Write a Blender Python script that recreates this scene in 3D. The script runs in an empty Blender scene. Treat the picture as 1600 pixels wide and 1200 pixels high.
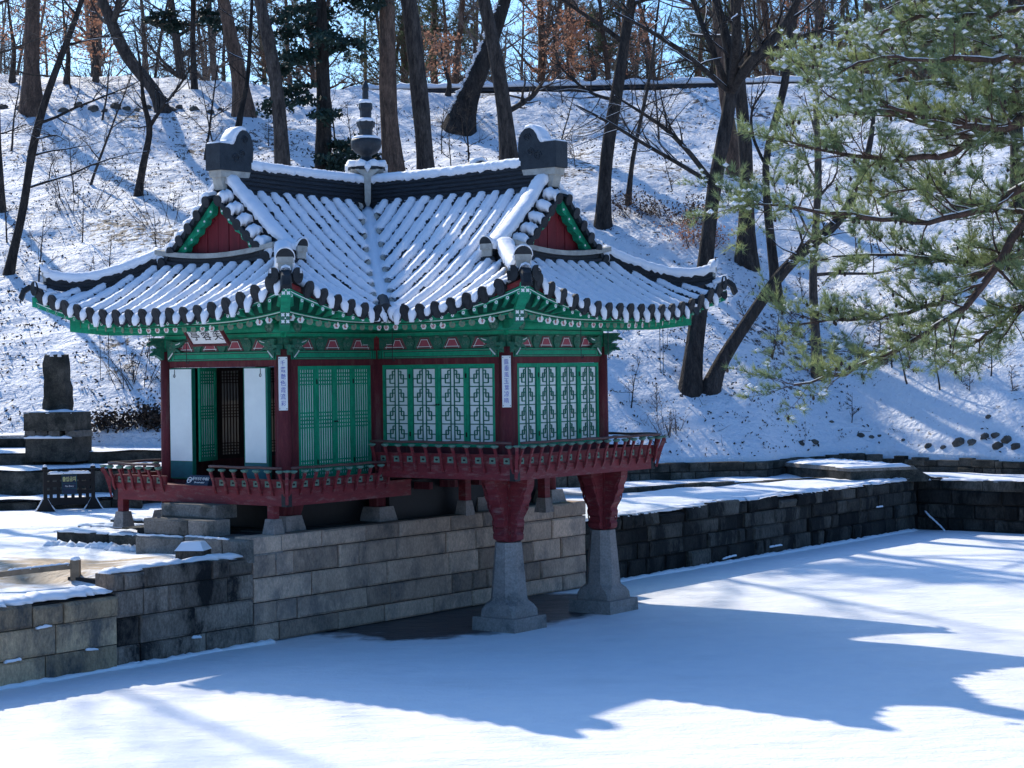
import bpy, math, random
import numpy as np
from mathutils import Matrix, Vector

random.seed(7)
RNG = np.random.default_rng(7)
sc = bpy.context.scene
COL = sc.collection

# ------------------------------------------------------------------ camera, sky, sun
CAM_H, FPX, HOR, ROLL = 4.853, 3013.9, 574.7, 0.013
cam_d = bpy.data.cameras.new('camera')
cam = bpy.data.objects.new('camera', cam_d)
COL.objects.link(cam)
cam_d.sensor_width = 36.0
cam_d.lens = 36.0 * FPX / 1600.0
cam_d.clip_end = 3000
pitch = math.atan((600.0 - HOR) / FPX)
cam.matrix_world = Matrix.Translation((0, 0, CAM_H)) @ Matrix.Rotation(math.pi / 2 - pitch, 4, 'X') @ Matrix.Rotation(-ROLL, 4, 'Z')
sc.camera = cam

SUN_EL, SUN_AZ = math.radians(36.5), math.radians(30)     # azimuth left of straight ahead
TO_SUN = Vector((-math.sin(SUN_AZ) * math.cos(SUN_EL), math.cos(SUN_AZ) * math.cos(SUN_EL), math.sin(SUN_EL)))
world = bpy.data.worlds.new('World')
sc.world = world
world.use_nodes = True
wn = world.node_tree
bg = wn.nodes['Background']
sky = wn.nodes.new('ShaderNodeTexSky')
sky.sky_type = 'NISHITA'
sky.sun_disc = False
sky.sun_elevation = SUN_EL
sky.sun_rotation = -SUN_AZ
sky.altitude = 0
sky.air_density = 1.0
sky.dust_density = 2.0
sky.ozone_density = 7.0
tint = wn.nodes.new('ShaderNodeMix'); tint.data_type = 'RGBA'; tint.blend_type = 'MULTIPLY'
tint.inputs['Factor'].default_value = 1.0
tint.inputs['B'].default_value = (.69, 1.0, 1.24, 1)          # the cold blue of a clear winter noon, the same all over the sky
wn.links.new(sky.outputs[0], tint.inputs['A'])
wn.links.new(tint.outputs['Result'], bg.inputs[0])
bg.inputs[1].default_value = 0.116
sun_d = bpy.data.lights.new('sun', 'SUN')
sun_d.energy = 3.4
sun_d.angle = math.radians(0.7)
sun_d.color = (1.0, 0.91, 0.77)
sun = bpy.data.objects.new('sun', sun_d)
COL.objects.link(sun)
sun.rotation_euler = (-TO_SUN).to_track_quat('-Z', 'Y').to_euler()
sun.location = (-30, 60, 60)
sc.view_settings.view_transform = 'Standard'
sc.view_settings.look = 'None'
sc.view_settings.exposure = 0.56
sc.view_settings.gamma = 1.0
sc.view_settings.use_curve_mapping = False

# ------------------------------------------------------------------ picture <-> place
def ray(px, py):
    a, b = px - 800.0, py - HOR
    u = a * math.cos(ROLL) - b * math.sin(ROLL)
    v = a * math.sin(ROLL) + b * math.cos(ROLL)
    return u / FPX, -v / FPX

def at(px, py, Y):
    a, b = ray(px, py)
    return np.array([a * Y, Y, CAM_H + b * Y])

def atz(px, py, z):
    a, b = ray(px, py)
    return at(px, py, (z - CAM_H) / b)

TH = math.radians(37)
PV = np.array([math.cos(TH), -math.sin(TH)])     # local x : to the right, towards the camera
QV = np.array([math.sin(TH), math.cos(TH)])      # local y : to the right, away from it
ORG = np.array([-2.967, 40.11])                  # where the roof ridges cross

def W(x, y, z=0.0):
    p = ORG + PV * x + QV * y
    return np.array([p[0], p[1], z])

def toloc(P):
    d = np.array(P[:2]) - ORG
    return float(d @ PV), float(d @ QV)

# ------------------------------------------------------------------ materials
def new_mat(name):
    m = bpy.data.materials.new(name)
    m.use_nodes = True
    nt = m.node_tree
    return m, nt, nt.nodes['Principled BSDF']

def M(name, c1, c2=None, scale=6.0, rough=0.75, bump=0.0, bscale=40.0, rnd=0.0, stretch=(1, 1, 1), c3=None, c3amt=0.45, c3scale=2.0, world=False, detail=6.0, grit=0.0):
    m, nt, b = new_mat(name)
    N, L = nt.nodes, nt.links
    b.inputs['Roughness'].default_value = rough
    b.inputs['Specular IOR Level'].default_value = 0.3
    tc = N.new('ShaderNodeTexCoord')
    mp = N.new('ShaderNodeMapping')
    mp.inputs['Scale'].default_value = stretch
    if world:
        ge = N.new('ShaderNodeNewGeometry')
        L.new(ge.outputs['Position'], mp.inputs['Vector'])
    else:
        L.new(tc.outputs['Object'], mp.inputs['Vector'])
    oi = N.new('ShaderNodeObjectInfo')
    mul = N.new('ShaderNodeMath'); mul.operation = 'MULTIPLY'; mul.inputs[1].default_value = 17.0
    L.new(oi.outputs['Random'], mul.inputs[0])
    c2 = c2 or tuple(x * 0.7 for x in c1)
    n1 = N.new('ShaderNodeTexNoise'); n1.noise_dimensions = '4D'
    n1.inputs['Scale'].default_value = scale; n1.inputs['Detail'].default_value = detail; n1.inputs['Roughness'].default_value = 0.65
    L.new(mp.outputs[0], n1.inputs['Vector']); L.new(mul.outputs[0], n1.inputs['W'])
    r1 = N.new('ShaderNodeValToRGB')
    r1.color_ramp.elements[0].position = 0.35; r1.color_ramp.elements[1].position = 0.65
    r1.color_ramp.elements[0].color = (*c2, 1); r1.color_ramp.elements[1].color = (*c1, 1)
    L.new(n1.outputs['Fac'], r1.inputs['Fac'])
    out = r1.outputs['Color']
    if c3:
        n3 = N.new('ShaderNodeTexNoise'); n3.noise_dimensions = '4D'
        n3.inputs['Scale'].default_value = c3scale; n3.inputs['Detail'].default_value = 8; n3.inputs['Roughness'].default_value = 0.7
        L.new(mp.outputs[0], n3.inputs['Vector']); L.new(mul.outputs[0], n3.inputs['W'])
        r3 = N.new('ShaderNodeValToRGB')
        r3.color_ramp.elements[0].position = 1 - c3amt - 0.08; r3.color_ramp.elements[1].position = 1 - c3amt + 0.08
        L.new(n3.outputs['Fac'], r3.inputs['Fac'])
        mx = N.new('ShaderNodeMix'); mx.data_type = 'RGBA'
        L.new(r3.outputs['Color'], mx.inputs['Factor']); L.new(out, mx.inputs['A']); mx.inputs['B'].default_value = (*c3, 1)
        out = mx.outputs['Result']
    if grit:
        n4 = N.new('ShaderNodeTexNoise'); n4.inputs['Scale'].default_value = 26; n4.inputs['Detail'].default_value = 7; n4.inputs['Roughness'].default_value = .75
        L.new(mp.outputs[0], n4.inputs['Vector'])
        r4 = N.new('ShaderNodeValToRGB')
        r4.color_ramp.elements[0].position = .36; r4.color_ramp.elements[1].position = .64
        r4.color_ramp.elements[0].color = (1 - grit,) * 3 + (1,); r4.color_ramp.elements[1].color = (1 + grit * .5,) * 3 + (1,)
        L.new(n4.outputs['Fac'], r4.inputs['Fac'])
        mg = N.new('ShaderNodeMix'); mg.data_type = 'RGBA'; mg.blend_type = 'MULTIPLY'; mg.inputs['Factor'].default_value = 1
        L.new(out, mg.inputs['A']); L.new(r4.outputs['Color'], mg.inputs['B']); out = mg.outputs['Result']
    if rnd:
        hs = N.new('ShaderNodeHueSaturation')
        mr = N.new('ShaderNodeMapRange')
        mr.inputs['To Min'].default_value = 1 - rnd; mr.inputs['To Max'].default_value = 1 + rnd
        L.new(oi.outputs['Random'], mr.inputs['Value']); L.new(mr.outputs[0], hs.inputs['Value'])
        L.new(out, hs.inputs['Color']); out = hs.outputs['Color']
    L.new(out, b.inputs['Base Color'])
    if bump:
        n2 = N.new('ShaderNodeTexNoise'); n2.inputs['Scale'].default_value = bscale; n2.inputs['Detail'].default_value = 5
        L.new(mp.outputs[0], n2.inputs['Vector'])
        bp = N.new('ShaderNodeBump'); bp.inputs['Strength'].default_value = bump; bp.inputs['Distance'].default_value = 0.08 if 'bark' in name else 0.02
        L.new(n2.outputs['Fac'], bp.inputs['Height']); L.new(bp.outputs[0], b.inputs['Normal'])
    return m

def leafy(name, c1, c2, scale):
    """thin leaves or needles: they let some light through"""
    m = M(name, c1, c2, scale, .6, detail=2)
    nt = m.node_tree; N, L = nt.nodes, nt.links
    b = N['Principled BSDF']
    t = N.new('ShaderNodeBsdfTranslucent')
    L.new(b.inputs['Base Color'].links[0].from_socket, t.inputs['Color'])
    x = N.new('ShaderNodeMixShader'); x.inputs[0].default_value = .42
    L.new(b.outputs[0], x.inputs[1]); L.new(t.outputs[0], x.inputs[2]); L.new(x.outputs[0], N['Material Output'].inputs['Surface'])
    return m

MT = {}
MT['snow'] = M('snow', (.91, .92, .94), (.86, .875, .91), 3, .65, .5, 18)
MT['tile'] = M('roof_tile', (.026, .031, .036), (.012, .015, .018), 9, .6, .5, 60, rnd=.2)
MT['ridge'] = M('ridge_tile', (.026, .032, .040), (.010, .012, .016), 6, .55, .6, 30, stretch=(1, 1, 4))
MT['ornament'] = M('fired_clay', (.030, .038, .046), (.016, .020, .026), 8, .5, .5, 30)
MT['mortar'] = M('lime_mortar', (.48, .47, .42), (.30, .29, .26), 6, .9, .5, 40)
MT['red'] = M('red_painted_wood', (.25, .030, .034), (.165, .021, .027), 3, .6, .2, 50, stretch=(1, 1, 4), c3=(.25, .12, .105), c3amt=.40, c3scale=4, grit=.25)
MT['dred'] = M('dark_red_wood', (.165, .026, .032), (.105, .018, .025), 4, .75, .35, 50, stretch=(3, 3, .6), c3=(.15, .062, .055), c3amt=.40, c3scale=2, grit=.25)
MT['gred'] = M('gable_red_board', (.20, .016, .024), (.14, .012, .018), 4, .6, .2, 40, stretch=(3, 3, .6))
MT['green'] = M('green_painted_wood', (.012, .37, .19), (.008, .25, .135), 4, .7, .3, 40, c3=(.055, .30, .19), c3amt=.36, c3scale=3, grit=.22)
MT['dgreen'] = M('dark_green_wood', (.030, .19, .120), (.017, .11, .075), 8, .6, .3, 40, c3=(.11, .18, .12), c3amt=.42, c3scale=24)
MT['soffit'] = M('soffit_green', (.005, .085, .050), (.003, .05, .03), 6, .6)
MT['lattice'] = M('green_lattice_wood', (.008, .17, .105), (.005, .12, .08), 6, .55)
MT['teal'] = M('teal_panel', (.010, .13, .145), (.006, .09, .105), 4, .55, .15, 30)
MT['cap'] = M('pale_green_paint', (.17, .30, .22), (.09, .17, .13), 14, .7, .2, 60)
MT['white'] = M('white_paint', (.86, .86, .84), (.80, .80, .79), 10, .6)
MT['paper'] = M('window_paper', (.86, .90, .86), (.78, .82, .79), 2.5, .9, .1, 60)
MT['black'] = M('black_paint', (.012, .013, .015), (.008, .008, .01), 10, .5)
MT['iron'] = M('black_iron', (.02, .021, .024), (.012, .012, .014), 20, .5)
MT['pink'] = M('pink_panel', (.44, .10, .125), (.34, .075, .10), 12, .7)
MT['pinkrim'] = M('dull_pink_rim', (.24, .10, .10), (.16, .07, .07), 12, .7)
MT['blue'] = M('blue_ink', (.03, .045, .45), (.02, .03, .34), 10, .6)
MT['flower'] = M('flower_red', (.50, .07, .06), (.40, .05, .05), 14, .7)
MT['faded'] = M('faded_flower', (.26, .31, .22), (.14, .19, .13), 30, .8)
MT['inside'] = M('dark_interior_wood', (.045, .026, .022), (.03, .018, .016), 5, .7)
MT['rail'] = M('worn_rail_wood', (.16, .085, .075), (.09, .045, .042), 5, .6, .3, 40, stretch=(2, 2, 2))
MT['wall_warm'] = M('granite_block_warm', (.60, .42, .30), (.44, .31, .225), 2.2, .9, 1.0, 60, rnd=.30, c3=(.25, .195, .16), c3amt=.45, c3scale=1.6, stretch=(1, 1, .6), grit=.30)
MT['wall_tan'] = M('granite_block_tan', (.60, .43, .26), (.40, .29, .18), 2.2, .9, 1.0, 50, rnd=.3, c3=(.13, .12, .105), c3amt=.46, c3scale=1.5, stretch=(1, 1, .5), grit=.34)
MT['wall_grey'] = M('granite_block_grey', (.48, .37, .28), (.24, .19, .15), 2.2, .9, 1.0, 50, rnd=.5, c3=(.022, .021, .02), c3amt=.49, c3scale=1.1, stretch=(1, 1, .5), grit=.45)
MT['wall_dark'] = M('granite_block_dark', (.19, .165, .13), (.05, .046, .038), 2.6, .92, 1.0, 40, rnd=.7, c3=(.012, .012, .010), c3amt=.53, c3scale=1.3, stretch=(1, 1, .34), grit=.55)
MT['joint'] = M('wall_core', (.03, .028, .026), (.018, .017, .016), 6, .95)
MT['pillar'] = M('granite_pillar', (.42, .355, .31), (.30, .255, .225), 4, .85, .5, 70, c3=(.16, .15, .14), c3amt=.44, c3scale=2, grit=.30)
MT['step'] = M('granite_step', (.34, .30, .255), (.23, .205, .178), 4, .9, .5, 60, rnd=.2, c3=(.11, .105, .09), c3amt=.45, c3scale=2, grit=.38)
MT['mossy'] = M('old_mossy_stone', (.14, .125, .10), (.05, .048, .040), 3, .95, 1.0, 40, rnd=.35, c3=(.028, .03, .024), c3amt=.48, c3scale=2, grit=.45)
MT['rock'] = M('field_rock', (.15, .135, .115), (.06, .056, .05), 5, .95, .9, 30, rnd=.3)
MT['bark'] = M('grey_bark', (.125, .100, .084), (.034, .028, .025), 7, .95, 1.0, 22, stretch=(1, 1, .25), rnd=.25, grit=.5)
MT['bark_dark'] = M('dark_bark', (.075, .062, .054), (.020, .017, .016), 7, .95, 1.0, 22, stretch=(1, 1, .25), rnd=.25, c3=(.04, .05, .028), c3amt=.33, c3scale=1.5, grit=.5)
MT['bark_warm'] = M('warm_bark', (.225, .140, .098), (.075, .050, .038), 7, .95, 1.0, 22, stretch=(1, 1, .25), rnd=.2, grit=.5)
MT['bark_red'] = M('pine_bark', (.125, .075, .058), (.050, .034, .030), 9, .95, 1.0, 22, stretch=(1, 1, .4))
MT['twig'] = M('twig_bark', (.12, .092, .075), (.060, .048, .040), 5, .95)
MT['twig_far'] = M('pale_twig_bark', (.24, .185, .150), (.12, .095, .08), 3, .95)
MT['needle'] = leafy('pine_needles', (.37, .41, .17), (.15, .225, .125), 1.2)
MT['needle_far'] = leafy('far_pine_needles', (.13, .15, .075), (.065, .09, .055), .8)
MT['yew'] = M('dark_evergreen_leaves', (.028, .058, .040), (.012, .030, .024), 1.5, .6)
MT['orange_leaf'] = leafy('orange_dead_leaves', (.50, .25, .15), (.32, .16, .10), 2.0)
MT['brown_leaf'] = M('brown_dead_leaves', (.15, .080, .048), (.07, .042, .030), 2.0, .9)
MT['litter'] = M('leaf_litter', (.070, .048, .036), (.026, .022, .020), 3.0, .95)
MT['fence_wood'] = M('weathered_wood', (.26, .19, .125), (.17, .125, .085), 6, .8, .4, 40)
MT['sign_black'] = M('black_sign_frame', (.007, .007, .009), (.004, .004, .005), 8, .5)
MT['sign_blue'] = M('dark_blue_sign', (.014, .028, .060), (.010, .020, .045), 6, .5)
MT['sign_yellow'] = M('yellow_lettering', (.55, .52, .22), (.5, .47, .2), 10, .6)

def ground_mat(name, mode):
    """snow with what shows through it; mode 'hill' | 'terrace' | 'ice'"""
    m, nt, b = new_mat(name)
    N, L = nt.nodes, nt.links
    b.inputs['Roughness'].default_value = .7
    b.inputs['Specular IOR Level'].default_value = .25
    ge = N.new('ShaderNodeNewGeometry')
    pos = ge.outputs['Position']
    def noise(scale, det=6, rough=.6, st=(1, 1, 1)):
        mp = N.new('ShaderNodeMapping'); mp.inputs['Scale'].default_value = st
        L.new(pos, mp.inputs['Vector'])
        n = N.new('ShaderNodeTexNoise'); n.inputs['Scale'].default_value = scale; n.inputs['Detail'].default_value = det; n.inputs['Roughness'].default_value = rough
        L.new(mp.outputs[0], n.inputs['Vector'])
        return n.outputs['Fac']
    def ramp(fac, p0, p1, c0=(0, 0, 0), c1=(1, 1, 1)):
        r = N.new('ShaderNodeValToRGB')
        r.color_ramp.elements[0].position = p0; r.color_ramp.elements[1].position = p1
        r.color_ramp.elements[0].color = (*c0, 1); r.color_ramp.elements[1].color = (*c1, 1)
        L.new(fac, r.inputs['Fac'])
        return r.outputs['Color']
    def mix(f, a, c):
        x = N.new('ShaderNodeMix'); x.data_type = 'RGBA'
        for s, v in (('Factor', f), ('A', a), ('B', c)):
            if isinstance(v, tuple): x.inputs[s].default_value = (*v, 1)
            else: L.new(v, x.inputs[s])
        return x.outputs['Result']
    def math_(op, a, c=0.0):
        x = N.new('ShaderNodeMath'); x.operation = op
        for i, v in enumerate((a, c)):
            if isinstance(v, (int, float)): x.inputs[i].default_value = v
            else: L.new(v, x.inputs[i])
        return x.outputs[0]
    snowc = ramp(noise(2.0), .3, .7, (.86, .875, .91), (.92, .925, .94))
    if mode == 'hill':
        fl = noise(3.4, 8, .72, (1, 1.0, 1.6))
        big = noise(.16, 4, .6)
        s = math_('ADD', fl, math_('MULTIPLY', math_('SUBTRACT', big, .5), .75))
        f = ramp(s, .59, .655)
        lit = ramp(noise(9, 4), .35, .65, (.028, .022, .018), (.13, .092, .066))
        L.new(mix(f, snowc, lit), b.inputs['Base Color'])
        h = math_('ADD', math_('MULTIPLY', noise(1.3, 6, .65), 1.0), math_('MULTIPLY', noise(5.5, 5, .6), .35))
        bs, bd = .9, .30
    elif mode == 'terrace':
        sp = N.new('ShaderNodeSeparateXYZ'); L.new(pos, sp.inputs[0])
        # swept, trodden ground in front of the steps (around x=-8, y=33.6)
        dx = math_('MULTIPLY', math_('ADD', sp.outputs[0], 8.1), .36)
        dy = math_('MULTIPLY', math_('SUBTRACT', sp.outputs[1], 33.6), .52)
        d = math_('ADD', math_('MULTIPLY', dx, dx), math_('MULTIPLY', dy, dy))
        s = math_('SUBTRACT', math_('ADD', math_('MULTIPLY', noise(1.2, 7, .7, (.35, 1.5, 1)), 1.3), .05), math_('MULTIPLY', d, .42))
        f = ramp(s, .40, .62)
        dirt = ramp(noise(4, 5), .3, .7, (.30, .21, .13), (.50, .38, .26))
        L.new(mix(f, snowc, dirt), b.inputs['Base Color'])
        h = math_('ADD', noise(2.2, 6, .6), math_('MULTIPLY', noise(12, 4, .6), .2)); bs, bd = .7, .12
    else:
        tx = N.new('ShaderNodeMapping')
        tx.vector_type = 'TEXTURE'
        tx.inputs['Location'].default_value = (ORG[0], ORG[1], 0); tx.inputs['Rotation'].default_value = (0, 0, -TH)
        L.new(pos, tx.inputs['Vector'])
        sp = N.new('ShaderNodeSeparateXYZ'); L.new(tx.outputs[0], sp.inputs[0])
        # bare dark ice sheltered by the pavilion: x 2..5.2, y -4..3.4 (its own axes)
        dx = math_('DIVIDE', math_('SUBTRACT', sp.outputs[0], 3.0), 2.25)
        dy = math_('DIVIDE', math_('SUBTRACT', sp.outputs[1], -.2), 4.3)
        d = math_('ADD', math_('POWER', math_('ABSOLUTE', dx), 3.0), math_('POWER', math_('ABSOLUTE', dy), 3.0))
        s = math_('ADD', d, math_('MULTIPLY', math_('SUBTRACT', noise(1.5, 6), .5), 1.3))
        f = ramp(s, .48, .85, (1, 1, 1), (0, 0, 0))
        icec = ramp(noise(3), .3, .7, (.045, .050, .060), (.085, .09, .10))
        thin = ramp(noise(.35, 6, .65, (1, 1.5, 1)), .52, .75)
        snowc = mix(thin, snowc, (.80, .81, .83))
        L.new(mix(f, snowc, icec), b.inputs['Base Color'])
        rr = N.new('ShaderNodeMapRange'); rr.inputs['To Min'].default_value = .72; rr.inputs['To Max'].default_value = .35
        L.new(f, rr.inputs['Value']); L.new(rr.outputs[0], b.inputs['Roughness'])
        h = math_('ADD', math_('MULTIPLY', noise(.8, 4, .55, (1, 1.6, 1)), .8), math_('ADD', math_('MULTIPLY', noise(16, 4, .7), .16), math_('MULTIPLY', noise(3.0, 5, .6, (.6, 1.6, 1)), .30))); bs, bd = .7, .16
    bp = N.new('ShaderNodeBump'); bp.inputs['Strength'].default_value = bs; bp.inputs['Distance'].default_value = bd
    L.new(h, bp.inputs['Height']); L.new(bp.outputs[0], b.inputs['Normal'])
    return m

MT['hill'] = ground_mat('snowy_hillside', 'hill')
MT['terrace'] = ground_mat('snowy_terrace', 'terrace')
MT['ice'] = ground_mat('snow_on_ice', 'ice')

# ------------------------------------------------------------------ mesh helpers
class MB:
    def __init__(s):
        s.v, s.f, s.m = [], [], []
    def add(s, vs, fs, mi=0):
        o = len(s.v)
        s.v.extend([tuple(map(float, p)) for p in vs])
        for f in fs:
            s.f.append(tuple(o + i for i in f)); s.m.append(mi)
    def hexa(s, p, mi=0):      # 8 corners: bottom 4 (ccw), top 4
        s.add(p, [(0, 3, 2, 1), (4, 5, 6, 7), (0, 1, 5, 4), (1, 2, 6, 5), (2, 3, 7, 6), (3, 0, 4, 7)], mi)
    def box(s, x0, x1, y0, y1, z0, z1, mi=0):
        s.hexa([(x0, y0, z0), (x1, y0, z0), (x1, y1, z0), (x0, y1, z0), (x0, y0, z1), (x1, y0, z1), (x1, y1, z1), (x0, y1, z1)], mi)
    def fbox(s, F, s0, s1, n0, n1, z0, z1, mi=0):
        q = [(s0, n1), (s1, n1), (s1, n0), (s0, n0)]
        s.hexa([F(a, b, z0) for a, b in q] + [F(a, b, z1) for a, b in q], mi)
    def fpoly(s, F, poly, n0, n1, mi=0):    # polygon in (s,z) extruded along n
        k = len(poly)
        vs = [F(a, n1, z) for a, z in poly] + [F(a, n0, z) for a, z in poly]
        s.add(vs, [tuple(range(k)), tuple(range(2 * k - 1, k - 1, -1))] + [(i, i + k, (i + 1) % k + k, (i + 1) % k) for i in range(k)], mi)
    def sweep(s, P, S, U, sec, mi=0, closed=True, caps=True):
        P = np.asarray(P, float); n = len(P)
        S = np.broadcast_to(np.asarray(S, float), (n, 3)); U = np.broadcast_to(np.asarray(U, float), (n, 3))
        sec = np.asarray(sec, float)
        if sec.ndim == 2: sec = np.broadcast_to(sec, (n,) + sec.shape)
        k = sec.shape[1]
        vs = P[:, None, :] + S[:, None, :] * sec[:, :, 0:1] + U[:, None, :] * sec[:, :, 1:2]
        fs = []
        kk = k if closed else k - 1
        for i in range(n - 1):
            for j in range(kk):
                j2 = (j + 1) % k
                fs.append((i * k + j, i * k + j2, (i + 1) * k + j2, (i + 1) * k + j))
        if caps and closed:
            fs.append(tuple(range(k - 1, -1, -1))); fs.append(tuple(range((n - 1) * k, n * k)))
        s.add(vs.reshape(-1, 3), fs, mi)
    def tube(s, pts, rad, sides=8, mi=0, caps=True):
        pts = np.asarray(pts, float); n = len(pts)
        rad = np.broadcast_to(np.asarray(rad, float), (n,))
        t = np.gradient(pts, axis=0); t /= np.linalg.norm(t, axis=1)[:, None] + 1e-9
        ref = np.array([0, 0, 1.0]) if abs(t[0][2]) < .9 else np.array([1.0, 0, 0])
        u = np.cross(t, ref); u /= np.linalg.norm(u, axis=1)[:, None] + 1e-9
        w = np.cross(u, t)
        a = np.linspace(0, 2 * math.pi, sides, endpoint=False)
        sec = np.stack([np.cos(a), np.sin(a)], 1)[None] * rad[:, None, None]
        s.sweep(pts, u, w, sec, mi, True, caps)
    def lathe(s, prof, c, n=16, mi=0):     # prof [(r,z)]
        a = np.linspace(0, 2 * math.pi, n, endpoint=False)
        vs, fs = [], []
        for r, z in prof:
            for t in a: vs.append((c[0] + r * math.cos(t), c[1] + r * math.sin(t), c[2] + z))
        for i in range(len(prof) - 1):
            for j in range(n):
                j2 = (j + 1) % n
                fs.append((i * n + j, i * n + j2, (i + 1) * n + j2, (i + 1) * n + j))
        fs.append(tuple(range(n - 1, -1, -1))); fs.append(tuple(range((len(prof) - 1) * n, len(prof) * n)))
        s.add(vs, fs, mi)
    def disc(s, c, n, r, mi=0, sides=12, thick=.012, up=(0, 0, 1), wob=0.0, squash=1.0):
        n = np.asarray(n, float); n /= np.linalg.norm(n)
        u = np.cross(up, n); u /= np.linalg.norm(u) + 1e-9
        w = np.cross(n, u)
        a = np.linspace(0, 2 * math.pi, sides, endpoint=False)
        rr = r * (1 + wob * np.cos(a * sides / 2))
        c = np.asarray(c, float)
        sec = np.stack([np.cos(a) * rr, np.sin(a) * rr * squash], 1)
        s.sweep([c, c + n * thick], u, w, sec, mi)
    def build(s, name, mats, parent=None, smooth=False):
        me = bpy.data.meshes.new(name)
        me.from_pydata(s.v, [], s.f)
        if not isinstance(mats, (list, tuple)): mats = [mats]
        for m in mats: me.materials.append(MT[m] if isinstance(m, str) else m)
        if len(mats) > 1: me.polygons.foreach_set('material_index', s.m)
        if smooth: me.polygons.foreach_set('use_smooth', [True] * len(me.polygons))
        me.update()
        return link(name, me, parent)

def link(name, me, parent=None):
    o = bpy.data.objects.new(name, me)
    COL.objects.link(o)
    if parent is not None: o.parent = parent
    return o

def np_mesh(name, v, faces, mats, parent=None, smooth=False, mi=None):
    """fast mesh from numpy; faces (n,3) or (n,4)"""
    me = bpy.data.meshes.new(name)
    v = np.ascontiguousarray(v, np.float32); faces = np.ascontiguousarray(faces, np.int32)
    k = faces.shape[1]
    me.vertices.add(len(v)); me.vertices.foreach_set('co', v.ravel())
    me.loops.add(faces.size); me.loops.foreach_set('vertex_index', faces.ravel())
    me.polygons.add(len(faces))
    me.polygons.foreach_set('loop_start', np.arange(0, faces.size, k, dtype=np.int32))
    if not isinstance(mats, (list, tuple)): mats = [mats]
    for m in mats: me.materials.append(MT[m])
    if mi is not None: me.polygons.foreach_set('material_index', np.asarray(mi, np.int32))
    if smooth: me.polygons.foreach_set('use_smooth', np.ones(len(faces), bool))
    me.update(calc_edges=True); me.validate()
    return link(name, me, parent)

def empty(name, loc, rz=0.0, label=None, cat=None, group=None):
    o = bpy.data.objects.new(name, None)
    COL.objects.link(o)
    o.location = tuple(map(float, loc)); o.rotation_euler = (0, 0, rz)
    o.empty_display_size = .2
    return tag(o, label, cat, group)

def tag(o, label=None, cat=None, group=None, kind=None):
    if label: o['label'] = label
    if cat: o['category'] = cat
    if group: o['group'] = group
    if kind: o['kind'] = kind
    return o

def text(name, body, size, mat, mtx, parent, sx=1.0, offset=0.0):
    cu = bpy.data.curves.new(name, 'FONT')
    cu.body = body; cu.size = size; cu.align_x = 'CENTER'; cu.align_y = 'CENTER'; cu.extrude = .003; cu.offset = offset
    cu.resolution_u = 3
    t = bpy.data.objects.new('lettering_source', cu)
    COL.objects.link(t)
    dg = bpy.context.evaluated_depsgraph_get()
    me = bpy.data.meshes.new_from_object(t.evaluated_get(dg))
    bpy.data.objects.remove(t)
    me.transform(Matrix.Diagonal((sx, 1, 1, 1))); me.transform(mtx)
    me.materials.clear(); me.materials.append(MT[mat])
    return link(name, me, parent)

def frame_mtx(o, x, y, z):
    m = Matrix.Identity(4)
    for i, c in enumerate((x, y, z, o)):
        for r in range(3): m[r][i] = float(c[r])
    return m

def vnoise(X, Y, seed=0):
    """cheap smooth value noise on arrays"""
    def h(i, j):
        n = (i * 374761393 + j * 668265263 + seed * 974634) & 0x7fffffff
        n = ((n ^ (n >> 13)) * 1274126177) & 0x7fffffff
        return ((n ^ (n >> 16)) & 0xffff) / 65535.0
    X = np.asarray(X, float); Y = np.asarray(Y, float)
    i = np.floor(X).astype(np.int64); j = np.floor(Y).astype(np.int64)
    fx = X - i; fy = Y - j
    fx = fx * fx * (3 - 2 * fx); fy = fy * fy * (3 - 2 * fy)
    return (h(i, j) * (1 - fx) + h(i + 1, j) * fx) * (1 - fy) + (h(i, j + 1) * (1 - fx) + h(i + 1, j + 1) * fx) * fy

def thin_paper():
    m, nt, b = new_mat('thin_paper')
    N, L = nt.nodes, nt.links
    t = N.new('ShaderNodeBsdfTranslucent'); t.inputs['Color'].default_value = (.040, .036, .032, 1)
    d = N.new('ShaderNodeBsdfDiffuse'); d.inputs['Color'].default_value = (.45, .44, .42, 1)
    x = N.new('ShaderNodeMixShader'); x.inputs[0].default_value = .5
    L.new(d.outputs[0], x.inputs[1]); L.new(t.outputs[0], x.inputs[2]); L.new(x.outputs[0], N['Material Output'].inputs['Surface'])
    N.remove(b)
    return m
MT['thin_paper'] = thin_paper()

# ================================================================== SETTING
# ---- frozen pond: one sheet, snow covered
def grid_sheet(name, xs, ys, zf, mat, tf=None, kind='structure'):
    X, Y = np.meshgrid(xs, ys)
    if tf:
        PX = ORG[0] + PV[0] * X + QV[0] * Y; PY = ORG[1] + PV[1] * X + QV[1] * Y
    else: PX, PY = X, Y
    Z = zf(PX, PY, X, Y)
    v = np.stack([PX, PY, Z], -1).reshape(-1, 3)
    ny, nx = X.shape
    idx = np.arange(ny * nx).reshape(ny, nx)
    f = np.stack([idx[:-1, :-1], idx[:-1, 1:], idx[1:, 1:], idx[1:, :-1]], -1).reshape(-1, 4)
    o = np_mesh(name, v, f, mat, smooth=True)
    o['kind'] = kind
    return o

WX = 2.16                      # local x of the pond wall's face
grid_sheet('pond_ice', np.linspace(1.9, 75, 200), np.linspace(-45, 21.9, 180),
           lambda X, Y, x, y: .03 * vnoise(X * .7, Y * .9, 3) - .03, 'ice', True)

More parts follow.
